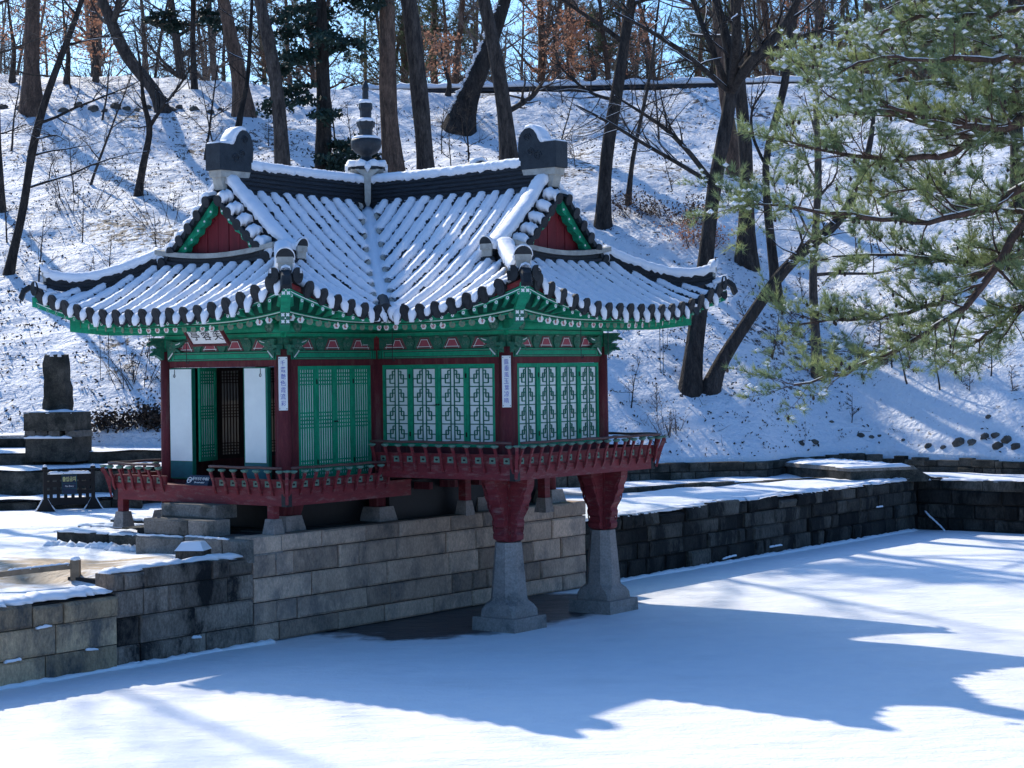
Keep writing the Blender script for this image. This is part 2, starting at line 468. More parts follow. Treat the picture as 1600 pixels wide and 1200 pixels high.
# ---- hillside
XC = np.array([-60, -23.9, -14.9, -1.5, 9, 15, 30, 60]); ZC = np.array([19.3, 19.0, 18.3, 17.5, 17.9, 18.1, 18.3, 18.6])
HBX = np.array([-60, -9, 0, 2.4, 7.6, 9.8, 11.7, 15.2, 30, 60]); HBY = np.array([52.5, 52.5, 55.4, 56.55, 57.95, 61.0, 61.3, 57.9, 52, 48])
HBZ = np.array([3.15, 3.15, 2.3, 2.0, 2.0, 2.02, 1.98, 1.90, 1.9, 1.9])
def hill_base(X):
    X = np.asarray(X, float)
    return np.interp(X, HBX, HBY), np.interp(X, HBX, HBZ)
def hillz(X, Y, fine=True):
    X = np.asarray(X, float); Y = np.asarray(Y, float)
    yb, zb = hill_base(X)
    zc = np.interp(X, XC, ZC)
    t = (Y - yb) / (90 - yb)
    tt = np.clip(t, 0, 1)
    s = tt + .10 * np.sin(tt * math.pi) * (1 - tt)          # a little steeper at the foot
    z = zb + (zc - zb) * s + np.maximum(Y - 90, 0) * .012
    k = np.clip(t * 6, 0, 1) * np.clip((92 - Y) / 3, .25, 1)
    z = z + k * (.9 * (vnoise(X * .13, Y * .13, 1) - .5) + .35 * (vnoise(X * .45, Y * .45, 2) - .5))
    if fine: z = z + k * (.16 * (vnoise(X * 1.4, Y * 1.4, 4) - .5) + .09 * (vnoise(X * 3.1, Y * 3.1, 5) - .5))
    return z
def on_hill(px, py):
    a, b = ray(px, py)
    lo = 50.0
    Y = np.arange(50, 140, .1)
    z = CAM_H + b * Y
    hz = hillz(a * Y, Y, False)
    k = np.argmax(z <= hz)
    y = Y[k] if (z <= hz).any() else 96.0
    return np.array([a * y, y, float(hillz(a * y, y))])

ys = np.concatenate([np.linspace(0, 41, 330), np.linspace(41.5, 75, 50), np.linspace(80, 260, 20)])
xs = np.linspace(-48, 48, 420)
Xg, Tg = np.meshgrid(xs, ys)
ybg, zbg = hill_base(Xg)
Yg = ybg - .05 + Tg
Zg = hillz(Xg, Yg)
Zg[0] = 1.2
ii = np.arange(Xg.size).reshape(Xg.shape)
ff = np.stack([ii[:-1, :-1], ii[:-1, 1:], ii[1:, 1:], ii[1:, :-1]], -1).reshape(-1, 4)
o = np_mesh('hillside', np.stack([Xg, Yg, Zg], -1).reshape(-1, 3), ff, 'hill', smooth=True); o['kind'] = 'structure'
# the land goes on, level, to the horizon
far = MB()
far.add([(-1500, 225, 17.6), (1500, 225, 17.6), (1500, 1500, 17.6), (-1500, 1500, 17.6)], [(0, 1, 2, 3)])
far.add([(-1500, -300, -.4), (1500, -300, -.4), (1500, 232, -.4), (-1500, 232, -.4)], [(0, 1, 2, 3)])
far.build('distant_ground', 'snow')['kind'] = 'structure'

# ---- terraces beside the pond (snow on earth), one sheet each
def terr(X, Y, x, y):
    z = 1.50 + .07 * (vnoise(X * .8, Y * .8, 8) - .5) + .05 * (vnoise(X * 2.4, Y * 2.4, 9) - .5)
    z = z - .22 * np.clip((-8.55 - y) / .3, 0, 1) * np.clip((x + 1.5) / 1.5, 0, 1) - .05 * np.clip(x - 1.7, 0, 1)
    return z
o = grid_sheet('terrace_ground', np.concatenate([np.linspace(-45, -12.5, 30), np.linspace(-12, 2.08, 110)]), np.linspace(-40, 21.6, 300), terr, 'terrace', True)
o = grid_sheet('far_bank_ground', np.linspace(-45, 45, 100), np.linspace(21.72, 60, 90), lambda X, Y, x, y: 1.46 + .08 * (vnoise(X * .8, Y * .8, 8) - .5), 'terrace', True)

# ---- masonry
def block_mesh(L, H, D, cham=.018, jit=.012):
    """one dressed stone, chamfered and a little uneven; x along the wall, y outward (0..-D behind), z up"""
    r = lambda: random.uniform(-jit, jit)
    c = cham
    out = [(0, -c, 0), (L, -c, 0), (L, -c, H), (0, -c, H)]
    inn = [(c + abs(r()), r(), c + abs(r())), (L - c - abs(r()), r(), c + abs(r())), (L - c - abs(r()), r(), H - c - abs(r())), (c + abs(r()), r(), H - c - abs(r()))]
    back = [(0, -D, 0), (L, -D, 0), (L, -D, H), (0, -D, H)]
    vs = inn + out + back
    fs = [(0, 1, 2, 3)] + [(i, i + 4, (i + 1) % 4 + 4, (i + 1) % 4) for i in range(4)] + [(i + 4, i + 8, (i + 1) % 4 + 8, (i + 1) % 4 + 4) for i in range(4)] + [(11, 10, 9, 8)]
    return vs, fs

def masonry(parent, origin, direc, normal, L, courses, lens, mat, D=.35, gap=.016, proud=.02, cham=.018, ragged=0.0, z0=0.0, name='stone_block', top_z=None, jit=.014):
    """courses: heights. every stone is an object of its own under parent"""
    n = 0
    z = z0
    d = np.array([direc[0], direc[1], 0.0]); nn = np.array([normal[0], normal[1], 0.0])
    for ci, H in enumerate(courses):
        s = -random.uniform(0, .4) if ci % 2 else 0.0
        s = max(s, 0.0)
        first = True
        while s < L - .05:
            l = random.uniform(*lens)
            if random.random() < .30: l = random.uniform(.30, .52) * (lens[0] + lens[1]) / 2
            if first and ci % 2: l *= .55
            first = False
            if s + l > L - .3: l = L - s
            hh = H - gap
            if ragged and ci == len(courses) - 1: hh += random.uniform(-ragged, ragged * .3)
            vs, fs = block_mesh(l - gap, hh, D, cham, jit)
            off = random.uniform(-proud, proud)
            b = MB()
            o = np.array([origin[0], origin[1], z]) + d * s + nn * off
            b.add([o + d * v[0] + nn * v[1] + np.array([0, 0, v[2]]) for v in vs], fs)
            b.build(name, mat, parent)
            s += l; n += 1
        z += H
    return n

L2 = lambda v: PV * v[0] + QV * v[1]
# stone platform wall under the pavilion (pond face)
t = empty('platform_wall', (0, 0, 0), 0, 'neat pale granite pond wall carrying the pavilion, five courses high', 'stone wall')
p0 = W(WX, -5.62)
masonry(t, p0, QV, PV, 10.35, [.33, .39, .44, .43, .31], (.95, 1.95), 'wall_warm', D=.5, proud=.016, gap=.018, cham=.028)
# its front face towards the steps (local -y), above the terrace
masonry(t, W(WX - .02, -5.78), -PV, -QV, 1.62, [.42], (1.60, 1.62), 'step', D=.9, z0=1.44, cham=.03)
masonry(t, W(.52, -5.84), -PV, -QV, 1.28, [.40], (1.27, 1.28), 'step', D=.9, z0=1.44, cham=.03)
masonry(t, W(-.78, -5.10), -PV, -QV, 3.1, [.30], (1.5, 1.7), 'mossy', D=.9, z0=1.44, cham=.03)
masonry(t, W(-2.5, -4.25), -PV, -QV, 1.75, [.34], (1.6, 1.75), 'mossy', D=.9, z0=1.44, cham=.03)
masonry(t, W(-2.7, -3.35), -PV, -QV, 1.6, [.40], (1.5, 1.6), 'mossy', D=.9, z0=1.44, cham=.03)
masonry(t, W(-3.05, -3.0), QV, -PV, 7, [.40], (1.4, 2.2), 'step', D=.5, z0=1.42)
masonry(t, W(WX, 4.73), -PV, QV, 5, [.31], (1.0, 2.0), 'wall_warm', D=.5, z0=1.6)
# core behind the stones so joints read dark, and the trodden platform top
c = MB()
def lbox(mb, x0, x1, y0, y1, z0, z1, mi=0):
    q = [(x0, y0), (x1, y0), (x1, y1), (x0, y1)]
    mb.hexa([W(a, b, z0) for a, b in q] + [W(a, b, z1) for a, b in q], mi)
lbox(c, -1.7, WX - .06, -4.9, 4.66, .0, 1.86); lbox(c, -.7, WX - .06, -5.6, -4.9, 0, 1.80)
c.build('wall_core', 'joint', t)
c = MB(); lbox(c, -1.75, WX - .30, -4.6, 4.6, 1.861, 1.885); lbox(c, -2.7, -1.74, -4.4, 4.6, 1.5, 1.80)
c.build('platform_floor', 'mossy', t)

# left bank wall, tan and lower towards the left edge
t = empty('bank_wall', (0, 0, 0), 0, 'weathered tan and dark stone pond wall left of the pavilion, snow on top', 'stone wall')
masonry(t, W(WX, -8.84), QV, PV, 3.22, [.34, .47, .44, .33], (.8, 1.7), 'wall_grey', D=.5, proud=.03, ragged=.07, cham=.03, jit=.025)
masonry(t, W(WX + .10, -16.5), QV, PV, 7.62, [.40, .47, .40], (1.0, 2.0), 'wall_tan', D=.6, proud=.03, ragged=.08, cham=.03, jit=.025)
c = MB(); lbox(c, .9, WX - .06, -16.5, -5.66, 0, 1.2); lbox(c, .9, WX - .06, -8.8, -5.66, 1.1, 1.42)
c.build('wall_core', 'joint', t)
# right bank wall: dark wet blocks
t = empty('dark_bank_wall', (0, 0, 0), 0, 'long dark damp stone pond wall right of the pavilion pillars', 'stone wall')
masonry(t, W(WX - .08, 4.76), QV, PV, 16.9, [.42, .36, .36, .34], (.7, 1.6), 'wall_dark', D=.5, proud=.04, cham=.035, ragged=.13, jit=.035)
c = MB(); lbox(c, .9, WX - .16, 4.76, 21.6, 0, 1.36)
c.build('wall_core', 'joint', t)
t = empty('end_bank_wall', (0, 0, 0), 0, 'dark stone pond wall across the far right end of the ice', 'stone wall')
masonry(t, W(WX - .08, 21.7), PV, -QV, 9.5, [.36, .40, .40, .34], (.8, 1.6), 'wall_dark', D=.5, proud=.04, cham=.035, ragged=.10, jit=.035)
c = MB(); lbox(c, WX - .5, WX + 30, 21.78, 22.3, 0, 1.40)
c.build('wall_core', 'joint', t)

# snow lying along the wall tops: irregular drifts
def snow_strip(mb, pts, w, h, jit=.5, seed=None):
    pts = np.asarray(pts, float); n = len(pts)
    t = np.gradient(pts, axis=0); t[:, 2] = 0; t /= np.linalg.norm(t, axis=1)[:, None] + 1e-9
    sd = np.stack([t[:, 1], -t[:, 0], np.zeros(n)], 1)
    wl = w * (1 + jit * RNG.uniform(-1, .6, n)); wr = w * (1 + jit * RNG.uniform(-1, .6, n))
    hh = h * (1 + .35 * RNG.uniform(-1, 1, n))
    hh[0] = hh[-1] = h * .2
    sec = np.stack([np.stack([-wl, -.02 + 0 * wl], 1), np.stack([-.75 * wl, .7 * hh], 1), np.stack([0 * wl, hh], 1), np.stack([.75 * wr, .7 * hh], 1), np.stack([wr, -.02 + 0 * wl], 1)], 1)
    mb.sweep(pts, sd, np.array([0, 0, 1.0]), sec)
def line_pts(a, b, step=.12, wob=0.0):
    a = np.asarray(a, float); b = np.asarray(b, float)
    n = max(3, int(np.linalg.norm(b - a) / step))
    p = a + (b - a) * np.linspace(0, 1, n)[:, None]
    if wob: p[:, :2] += wob * (vnoise(np.arange(n) * .35, np.zeros(n), random.randint(0, 99)) - .5)[:, None] * 2
    return p
sm = MB()
snow_strip(sm, line_pts(W(WX - .22, -16, 1.25), W(WX - .22, -8.9, 1.27), .1, .06), .26, .10)
snow_strip(sm, line_pts(W(WX - .20, -8.86, 1.56), W(WX - .24, -5.8, 1.57), .1, .08), .15, .07)
snow_strip(sm, line_pts(W(WX - .35, 4.9, 1.44), W(WX - .30, 21.4, 1.46), .1, .10), .22, .07)
snow_strip(sm, line_pts(W(WX, 21.95, 1.45), W(WX + 9, 22.0, 1.45), .1, .06), .20, .05)
snow_strip(sm, line_pts(W(WX - .5, -5.72, 1.855), W(.5, -5.72, 1.855), .06, .03), .04, .02)
snow_strip(sm, line_pts(W(.45, -5.75, 1.84), W(-.75, -5.78, 1.84), .06, .03), .03, .02)
for q in range(4): snow_strip(sm, line_pts(W(-1.6 - .3 * (q % 2), -4.98 + q * .17, 1.735), W(-3.85, -4.98 + q * .17, 1.735), .08, .05), .12, .035)
for q in range(3): snow_strip(sm, line_pts(W(-2.7, -4.15 + q * .2, 1.775), W(-4.2, -4.15 + q * .2, 1.775), .08, .05), .13, .04)
for q in range(3): snow_strip(sm, line_pts(W(-2.9, -3.25 + q * .2, 1.835), W(-4.2, -3.25 + q * .2, 1.835), .08, .05), .13, .04)
for q in range(14):      # trodden clods along the edge of the swept ground
    y = -5.3 - .25 * RNG.random(); x = -.9 - 2.4 * q / 13
    snow_strip(sm, line_pts(W(x, y, 1.5), W(x - .3 * RNG.random() - .1, y - .1, 1.5), .05, .04), .10, .09)
# scraps on ledges and at the foot of the walls
for y0, y1, z, x in [(-9.6, -9.3, .40, WX + .11), (-10.6, -10.3, .86, WX + .11), (-8.75, -8.3, .02, WX + .03), (-7.2, -6.9, .30, WX + .03), (-11.2, -10.9, .40, WX + .11),
                     (10.6, 11.5, .10, WX - .02), (12.9, 13.6, .20, WX - .02), (19.0, 19.5, .82, WX - .03)]:
    y1 = y0 + (y1 - y0) * random.uniform(.5, 1.1); snow_strip(sm, line_pts(W(x - .005, y0, z), W(x - .005, y1, z + random.uniform(-.02, .04)), .035, .015), .028, .026, .9)
snow_strip(sm, line_pts(W(WX + .05, -16, -.01), W(WX + .05, -5.2, -.01), .1, .05), .09, .05)
snow_strip(sm, line_pts(W(WX, 4.9, -.01), W(WX, 21.4, -.01), .1, .05), .12, .06)
snow_strip(sm, line_pts(W(WX + 1.0, 21.25, .02), W(WX + .2, 21.62, .55), .06, .01), .03, .03)
o = sm.build('wall_snow', 'snow', None, True)
tag(o, 'drifts of white snow lying along the tops and ledges of the pond walls', 'snow', kind='stuff')

# ---- terraces at the foot of the hill, left: three risers of long stones with snow on the treads
def px_poly(pts, Y):
    return [at(px, py, y) for (px, py), y in zip(pts, Y)]
def stone_row(parent, a, b, z0, H, lens, mat, D=.5, **k):
    a = np.asarray(a[:2], float); b = np.asarray(b[:2], float)
    d = b - a; L = float(np.linalg.norm(d)); d = d / L
    n = np.array([d[1], -d[0]])
    masonry(parent, a, d, n, L, [H] if not isinstance(H, list) else H, lens, mat, D=D, z0=z0, **k)
treads = MB()
def tread(a, b, depth, z, dz=.02):
    a = np.asarray(a[:2], float); b = np.asarray(b[:2], float)
    d = (b - a) / np.linalg.norm(b - a); n = np.array([-d[1], d[0]])
    nx, ny = 60, 8
    L = np.linalg.norm(b - a)
    vs, fs = [], []
    for j in range(ny + 1):
        for i in range(nx + 1):
            s = i / nx * L; q = -.04 + j / ny * depth + (random.uniform(-.03, .05) if j == 0 else 0)
            P = a + d * s + n * q
            zz = z + .05 + .09 * (vnoise(P[0] * 1.3, P[1] * 1.3, 21) - .3) + (0 if j else -.05)
            vs.append((P[0], P[1], zz))
    for j in range(ny):
        for i in range(nx):
            q = j * (nx + 1) + i
            fs.append((q, q + 1, q + nx + 2, q + nx + 1))
    treads.add(vs, fs)
SD = np.array([.995, .10])
def trow(xa, xb, Y0):  # a row rising gently backwards to the right, parallel to the picture plane more or less
    return (np.array([xa, Y0]), np.array([xb, Y0 + (xb - xa) * .12]))
t = empty('flower_bed_terraces', (0, 0, 0), 0, 'stepped retaining stones with snowy treads left of the pavilion', 'stone terrace')
specs = [(46.2, 1.45, .30, 1.35), (47.6, 1.70, .72, 1.9), (49.5, 2.36, .42, 1.8), (51.4, 2.74, .42, 2.6)]
for k, (Y0, z0, H, dep) in enumerate(specs):
    a, b = trow(-22, 2.5 if k == 1 else (-1 if k else -9.2), Y0)
    stone_row(t, a, b, z0, H, (1.3, 2.6), 'mossy', ragged=.05, proud=.05)
    tread(a, b, dep, z0 + H)
o = treads.build('tread_snow', 'snow', t, True); o['kind'] = 'stuff'

# ---- low retaining wall and kerb at the foot of the hill, right
t = empty('retaining_wall', (0, 0, 0), 0, 'low two-course stone wall at the foot of the snowy hill, right of the pavilion', 'stone wall')
q = [np.array([x, y]) for x, y in ((1.2, 55.75), (2.38, 56.15), (7.6, 57.6), (9.8, 60.65), (11.7, 60.95), (15.6, 57.2), (22, 53))]
stone_row(t, q[0], q[2], 1.44, [.28, .27], (.6, 1.2), 'mossy', ragged=.04, D=.5)
stone_row(t, q[2], q[3], 1.44, [.29, .27], (.5, 1.0), 'mossy', ragged=.05, D=.5)
stone_row(t, q[3], q[4], 1.42, [.30, .28], (.35, .8), 'mossy', ragged=.09, D=.5, proud=.06)
stone_row(t, q[4], q[5], 1.36, [.28, .28], (.35, .8), 'mossy', ragged=.09, D=.5, proud=.06)
stone_row(t, q[5], q[6], 1.36, [.28, .28], (.35, .8), 'mossy', ragged=.09, D=.5, proud=.06)
t = empty('kerb_row', (0, 0, 0), 0, 'line of low dark kerb stones in the snow before the retaining wall', 'kerb')
stone_row(t, atz(930, 773, 1.5), atz(1150, 757, 1.5), 1.42, .20, (.8, 1.6), 'mossy', D=.3, ragged=.03)
stone_row(t, atz(1150, 757, 1.5), atz(1290, 748, 1.5), 1.42, .16, (.8, 1.6), 'mossy', D=.3, ragged=.03)

# ================================================================== PAVILION
PAV = empty('pavilion', (ORG[0], ORG[1], 0), -TH, 'green and red wooden pavilion with snowy tiled roof, two feet in the pond', 'pavilion')
h, LA, LB, OV = 1.56, 2.62, 3.20, 1.85
HE = h + OV                                   # eave half width, 3.41
class Face:
    def __init__(s, o, sd, nd, L):
        s.o, s.sd, s.nd, s.L = np.array(o, float), np.array(sd, float), np.array(nd, float), L
    def __call__(s, a, n, z):
        p = s.o + s.sd * a + s.nd * n
        return (p[0], p[1], z)
    def m(s, a, n, z):
        return frame_mtx(s(a, n, z), (*s.sd, 0), (0, 0, 1), (*s.nd, 0))
FA = Face((-h, -h - LA), (1, 0), (0, -1), 2 * h)          # wing end with the entrance
FQ = Face((h, -h - LA), (0, 1), (1, 0), LA)
FP = Face((h, -h), (1, 0), (0, -1), LB)
FB = Face((h + LB, -h), (0, 1), (1, 0), 2 * h)            # wing end over the water
FL = Face((-h, -h), (0, -1), (-1, 0), LA)                 # left side of the entrance wing
FBR = Face((h + LB, h), (-1, 0), (0, 1), LB)
FN = Face((h, h), (0, 1), (1, 0), LA)
FN2 = Face((h, h + LA), (-1, 0), (0, 1), 2 * h)
FW = Face((-h, h + LA), (0, -1), (-1, 0), 2 * LA + 2 * h)
DOOR_B = {'A': 2.78, 'B': 3.12}

# ---- columns, on short stone feet or on the two pillars standing in the pond
def column(x, y, zb, foot=True):
    m = MB()
    m.tube([(x, y, zb), (x, y, 3.4), (x, y, 5.25)], [.150, .146, .135], 16)
    m.build('column', 'dred', PAV, True)
    if foot:
        m = MB()
        r0, r1 = .27, .21
        m.hexa([(x - r0, y - r0, 1.88), (x + r0, y - r0, 1.88), (x + r0, y + r0, 1.88), (x - r0, y + r0, 1.88),
                (x - r1, y - r1, zb + .004), (x + r1, y - r1, zb + .004), (x + r1, y + r1, zb + .004), (x - r1, y + r1, zb + .004)])
        m.build('column_base', 'pillar', PAV)
for x, y in [(-h, -h - LA), (h, -h - LA), (h, -h), (-h, -h), (h, h), (-h, h), (-h, h + LA), (h, h + LA)]:
    column(x, y, 2.16)
column(0, 0, 2.16)
for y in (-h, h): column(h + LB, y, 1.62, False)

def stone_pillar(x, y):
    t = empty('stone_pillar', (0, 0, 0)); t.parent = PAV
    m = MB(); b = .50
    m.hexa([(x - b, y - b, -.05), (x + b, y - b, -.05), (x + b, y + b, -.05), (x - b, y + b, -.05),
            (x - b + .01, y - b + .01, .23), (x + b - .01, y - b + .01, .23), (x + b - .01, y + b - .01, .23), (x - b + .01, y + b - .01, .23)])
    m.build('plinth', 'pillar', t)
    m = MB()
    # octagonal shaft flaring out at the foot
    def octo(r, z, k=.30):
        c = r * k
        return [(x - r, y - c, z), (x - c, y - r, z), (x + c, y - r, z), (x + r, y - c, z), (x + r, y + c, z), (x + c, y + r, z), (x - c, y + r, z), (x - r, y + c, z)]
    rings = [octo(.40, .23, .9), octo(.395, .36, .85), octo(.37, .45, .7), octo(.325, .52, .5), octo(.318, .56, .45), octo(.235, 1.605, .42)]
    vs = [p for r in rings for p in r]
    fs = [(i * 8 + j, i * 8 + (j + 1) % 8, (i + 1) * 8 + (j + 1) % 8, (i + 1) * 8 + j) for i in range(len(rings) - 1) for j in range(8)] + [tuple(range(40, 48))]
    m.add(vs, fs)
    m.build('shaft', 'pillar', t)
    # carved wooden brackets spreading up to the deck
    br = empty('carved_bracket', (0, 0, 0)); br.parent = PAV
    prof = [(.14, 1.62), (.20, 1.62), (.27, 1.66), (.28, 1.74), (.24, 1.80), (.235, 1.86), (.29, 1.90), (.30, 1.98), (.27, 2.05), (.31, 2.12), (.36, 2.17), (.355, 2.27), (.41, 2.33), (.46, 2.42), (.455, 2.50), (.50, 2.58), (.53, 2.66), (.54, 2.80), (.14, 2.80)]
    for dx, dy in ((1, 0), (-1, 0), (0, 1), (0, -1)):
        m = MB(); k = len(prof); w = .11
        ox, oy = -dy, dx
        vs = [(x + dx * r + ox * sg * w, y + dy * r + oy * sg * w, z) for sg in (-1, 1) for r, z in prof]
        m.add(vs, [tuple(range(k)), tuple(range(2 * k - 1, k - 1, -1))] + [(i, (i + 1) % k, (i + 1) % k + k, i + k) for i in range(k)])
        # raised carved curls on both cheeks
        for sg in (-1, 1):
            pts = []
            for i in range(14):
                f = i / 13
                r = .20 + .27 * f + .03 * math.sin(f * 14)
                pts.append((x + dx * r + ox * sg * (w + .004), y + dy * r + oy * sg * (w + .004), 1.72 + f * .95))
            m.tube(pts, .016, 5)
        m.build('bracket_wing', 'red', br)
    m = MB(); m.box(x - .145, x + .145, y - .145, y + .145, 1.61, 2.80); m.build('bracket_post', 'red', br)
stone_pillar(h + LB, -h); stone_pillar(h + LB, h)

# ---- decks: beams, boards, railings
def rail_run(F, s0, s1, n_out, zb, zt, zr, corner0=False, corner1=False, gap=None, pitch=.30):
    """railing along face F between s0..s1 ; beam bottom zb, beam top zt, rail height zr"""
    zt2 = zr - .225                                     # top of the pierced board
    spans = [(s0, s1)] if not gap else [(s0, gap[0]), (gap[1], s1)]
    for a, b in spans:
        m = MB()
        m.fbox(F, a, b, n_out - .05, n_out - .012, zt, zt2, 0)
        m.fbox(F, a, b, n_out - .06, n_out + .0, zt2, zt2 + .022, 0)
        m.build('railing_board', 'red', PAV)
        # handrail, a round pole outboard of the legs
        nn = max(6, int((b - a) / .25))
        m = MB()
        pts = [F(a + (b - a) * i / nn, n_out + .135, zr + .012 + .006 * math.sin(i * 1.7)) for i in range(nn + 1)]
        m.tube(pts, .026, 8)
        m.build('handrail', 'rail', PAV, True)
        n = max(2, int(round((b - a) / pitch)))
        for i in range(n + 1):
            s = a + .04 + (b - a - .08) * i / n
            leg = MB()
            # chicken-leg bracket: foot against the beam, belly out, neck under the rail
            pr = [(-.012, zt - .13), (.012, zt - .11), (.022, zt - .05), (.028, zt), (.040, zt + .07), (.052, zt + .13), (.080, zt2 + .02), (.112, zr - .115), (.118, zr - .06), (.158, zr - .06), (.160, zr - .105), (.135, zr - .165), (.100, zt2 - .03), (.085, zt + .10), (.075, zt + .02), (.058, zt - .05), (.030, zt - .11), (.004, zt - .14)]
            k = len(pr); w = .024
            vs = [F(s - w, n_out + q, z) for q, z in pr] + [F(s + w, n_out + q, z) for q, z in pr]
            leg.add(vs, [tuple(range(k)), tuple(range(2 * k - 1, k - 1, -1))] + [(j, j + k, (j + 1) % k + k, (j + 1) % k) for j in range(k)])
            lo = leg.build('railing_leg', 'red', PAV)
            cp = MB()
            c = F(s, n_out + .137, zr - .063)
            cp.lathe([(.014, -.030), (.045, -.014), (.076, .010), (.074, .026), (.045, .038)], c, 12)
            cp.build('lotus_cap', 'cap', lo, True)
            if i < n:
                sm_ = s + (b - a - .08) / n * .5
                e = MB()
                zc = (zt + zt2) / 2
                e.fbox(F, sm_ - .068, sm_ + .068, n_out - .012, n_out - .002, zc - .055, zc + .055, 0)
                el = [F(sm_ + .036 * math.cos(q), n_out + .002, zc + .020 * math.sin(q)) for q in np.linspace(0, 2 * math.pi, 10, endpoint=False)]
                e.add(el, [tuple(range(10))], 1)
                rim = [F(sm_ + r * math.cos(q), n_out + .0, zc + r * .62 * math.sin(q)) for q in np.linspace(0, 2 * math.pi, 12, endpoint=False) for r in (.038, .056)]
                e.add(rim, [(2 * j, 2 * j + 1, (2 * j + 3) % 24, (2 * j + 2) % 24) for j in range(12)], 2)
                e.build('pierced_panel', ['cap', 'black', 'faded'], PAV)

def deck_beam(F, s0, s1, n, zb, zt, th=.13):
    m = MB(); m.fbox(F, s0, s1, n - th, n, zb, zt)
    m.fbox(F, s0, s1, n - th + .02, n + .012, zt - .035, zt - .006)
    m.build('deck_beam', 'red', PAV)
OD = .76
zA = (2.40, 2.72, 3.085); zB = (2.80, 3.06, 3.475)
# entrance deck
deck_beam(FA, -OD, 2 * h + OD, OD, zA[0], zA[1])
deck_beam(FQ, -OD + .002, LA + .10, OD, zA[0] + .003, zA[1] - .003)
deck_beam(FL, -1.2, LA + OD - .002, OD, zA[0] + .003, zA[1] - .003)
m = MB()
for i in range(13):
    y0 = -h - LA - OD + .14 + i * .27
    m.box(-h - OD + .14, h + OD - .14, y0, y0 + .264, zA[1] - .06, zA[1] - .01)
m.build('deck_boards', 'dred', PAV)['kind'] = 'stuff'
rail_run(FA, -OD + .03, 2 * h + OD, OD, zA[0], zA[1], zA[2], gap=(.71, 2.04))
rail_run(FQ, -OD, LA - .60, OD, *zA)
rail_run(FL, 0.3, LA + OD, OD, *zA)
# water deck
deck_beam(FP, .62, LB + OD, OD, zB[0], zB[1])
deck_beam(FB, -OD + .002, 2 * h + OD, OD, zB[0] + .003, zB[1] - .003)
deck_beam(FBR, -OD + .002, LB - .62, OD, zB[0], zB[1])
m = MB()
for i in range(12):
    x0 = h + .62 + i * .262
    m.box(x0, x0 + .256, -h - OD + .14, h + OD - .14, zB[1] - .06, zB[1] - .01)
m.build('deck_boards', 'dred', PAV)['kind'] = 'stuff'
rail_run(FP, .60, LB + OD, OD, *zB, pitch=.32)
rail_run(FB, -OD, 2 * h + OD, OD, *zB)
rail_run(FBR, -OD, LB - .6, OD, *zB, pitch=.32)
# inner edge of the water deck where it steps above the entrance deck
m = MB(); m.fbox(FP, .60, .70, .02, OD, zB[0], zB[1] - .004); m.build('deck_beam', 'red', PAV)
# carved corner posts with black iron straps
def corner_post(x, y, dx, dy, z):
    m = MB()
    pr = [(.0, z[0] + .05), (.03, z[0] + .08), (.05, z[1]), (.03, z[1] + .06), (.09, z[1] + .16), (.16, z[2] - .09), (.165, z[2] - .03), (.22, z[2] - .03), (.235, z[2] - .12), (.17, z[1] + .16), (.13, z[1] + .04), (.10, z[1] - .06), (.05, z[0] + .03)]
    k = len(pr); w = .028
    l = math.hypot(dx, dy); dx /= l; dy /= l
    vs = [(x + dx * q - dy * sg * w, y + dy * q + dx * sg * w, zz) for sg in (-1, 1) for q, zz in pr]
    m.add(vs, [tuple(range(k)), tuple(range(2 * k - 1, k - 1, -1))] + [(j, (j + 1) % k, (j + 1) % k + k, j + k) for j in range(k)])
    o = m.build('corner_leg', 'red', PAV)
    c = MB(); c.lathe([(.012, -.01), (.05, .0), (.07, .02), (.06, .034), (.03, .04)], (x + dx * .19, y + dy * .19, z[2] - .058), 10); c.build('lotus_cap', 'cap', o, True)
    s = MB(); q = .006
    sx, sy = (1 if dx > 0 else -1), (1 if dy > 0 else -1)
    for (ax, bx), (ay, by) in (((x - sx * .13, x + sx * q), (y, y + sy * q)), ((x, x + sx * q), (y - sy * .13, y))):
        s.box(min(ax, bx), max(ax, bx), min(ay, by), max(ay, by), z[0] - .01, z[0] + .22)
    s.build('iron_strap', 'iron', PAV)
corner_post(h + OD, -h - LA - OD, 1, -1, zA); corner_post(-h - OD, -h - LA - OD, -1, -1, zA)
corner_post(h + LB + OD, -h - OD, 1, -1, zB); corner_post(h + LB + OD, h + OD, 1, 1, zB)
# posts under the entrance deck, each on its own stone
def deck_post(x, y, zt, w=.075):
    m = MB(); m.box(x - w, x + w, y - w, y + w, 2.16, zt); o = m.build('deck_post', 'red', PAV)
    m = MB(); a, b = .15, .105
    m.hexa([(x - a, y - a, 1.86), (x + a, y - a, 1.86), (x + a, y + a, 1.86), (x - a, y + a, 1.86), (x - b, y - b, 2.158), (x + b, y - b, 2.158), (x + b, y + b, 2.158), (x - b, y + b, 2.158)])
    m.build('post_base', 'pillar', PAV)
deck_post(1.88, -4.84, zA[0]); deck_post(-2.15, -4.84, zA[0]); deck_post(-2.15, -3.6, zA[0]); deck_post(-2.15, -1.9, zA[0])
deck_post(2.02, .6, zB[0], .09); deck_post(2.02, 2.2, zB[0], .09); deck_post(3.0, 2.0, zB[0], .09)
# cheek brackets at the column heads below deck
for F, s in ((FQ, 0.0), (FQ, LA), (FN, 0.0)):
    m = MB(); m.fpoly(F, [(s - .16, 2.16), (s + .30, 2.16), (s + .42, 2.40), (s - .16, 2.40)], -.10, .10); m.build('bracket_block', 'dred', PAV)
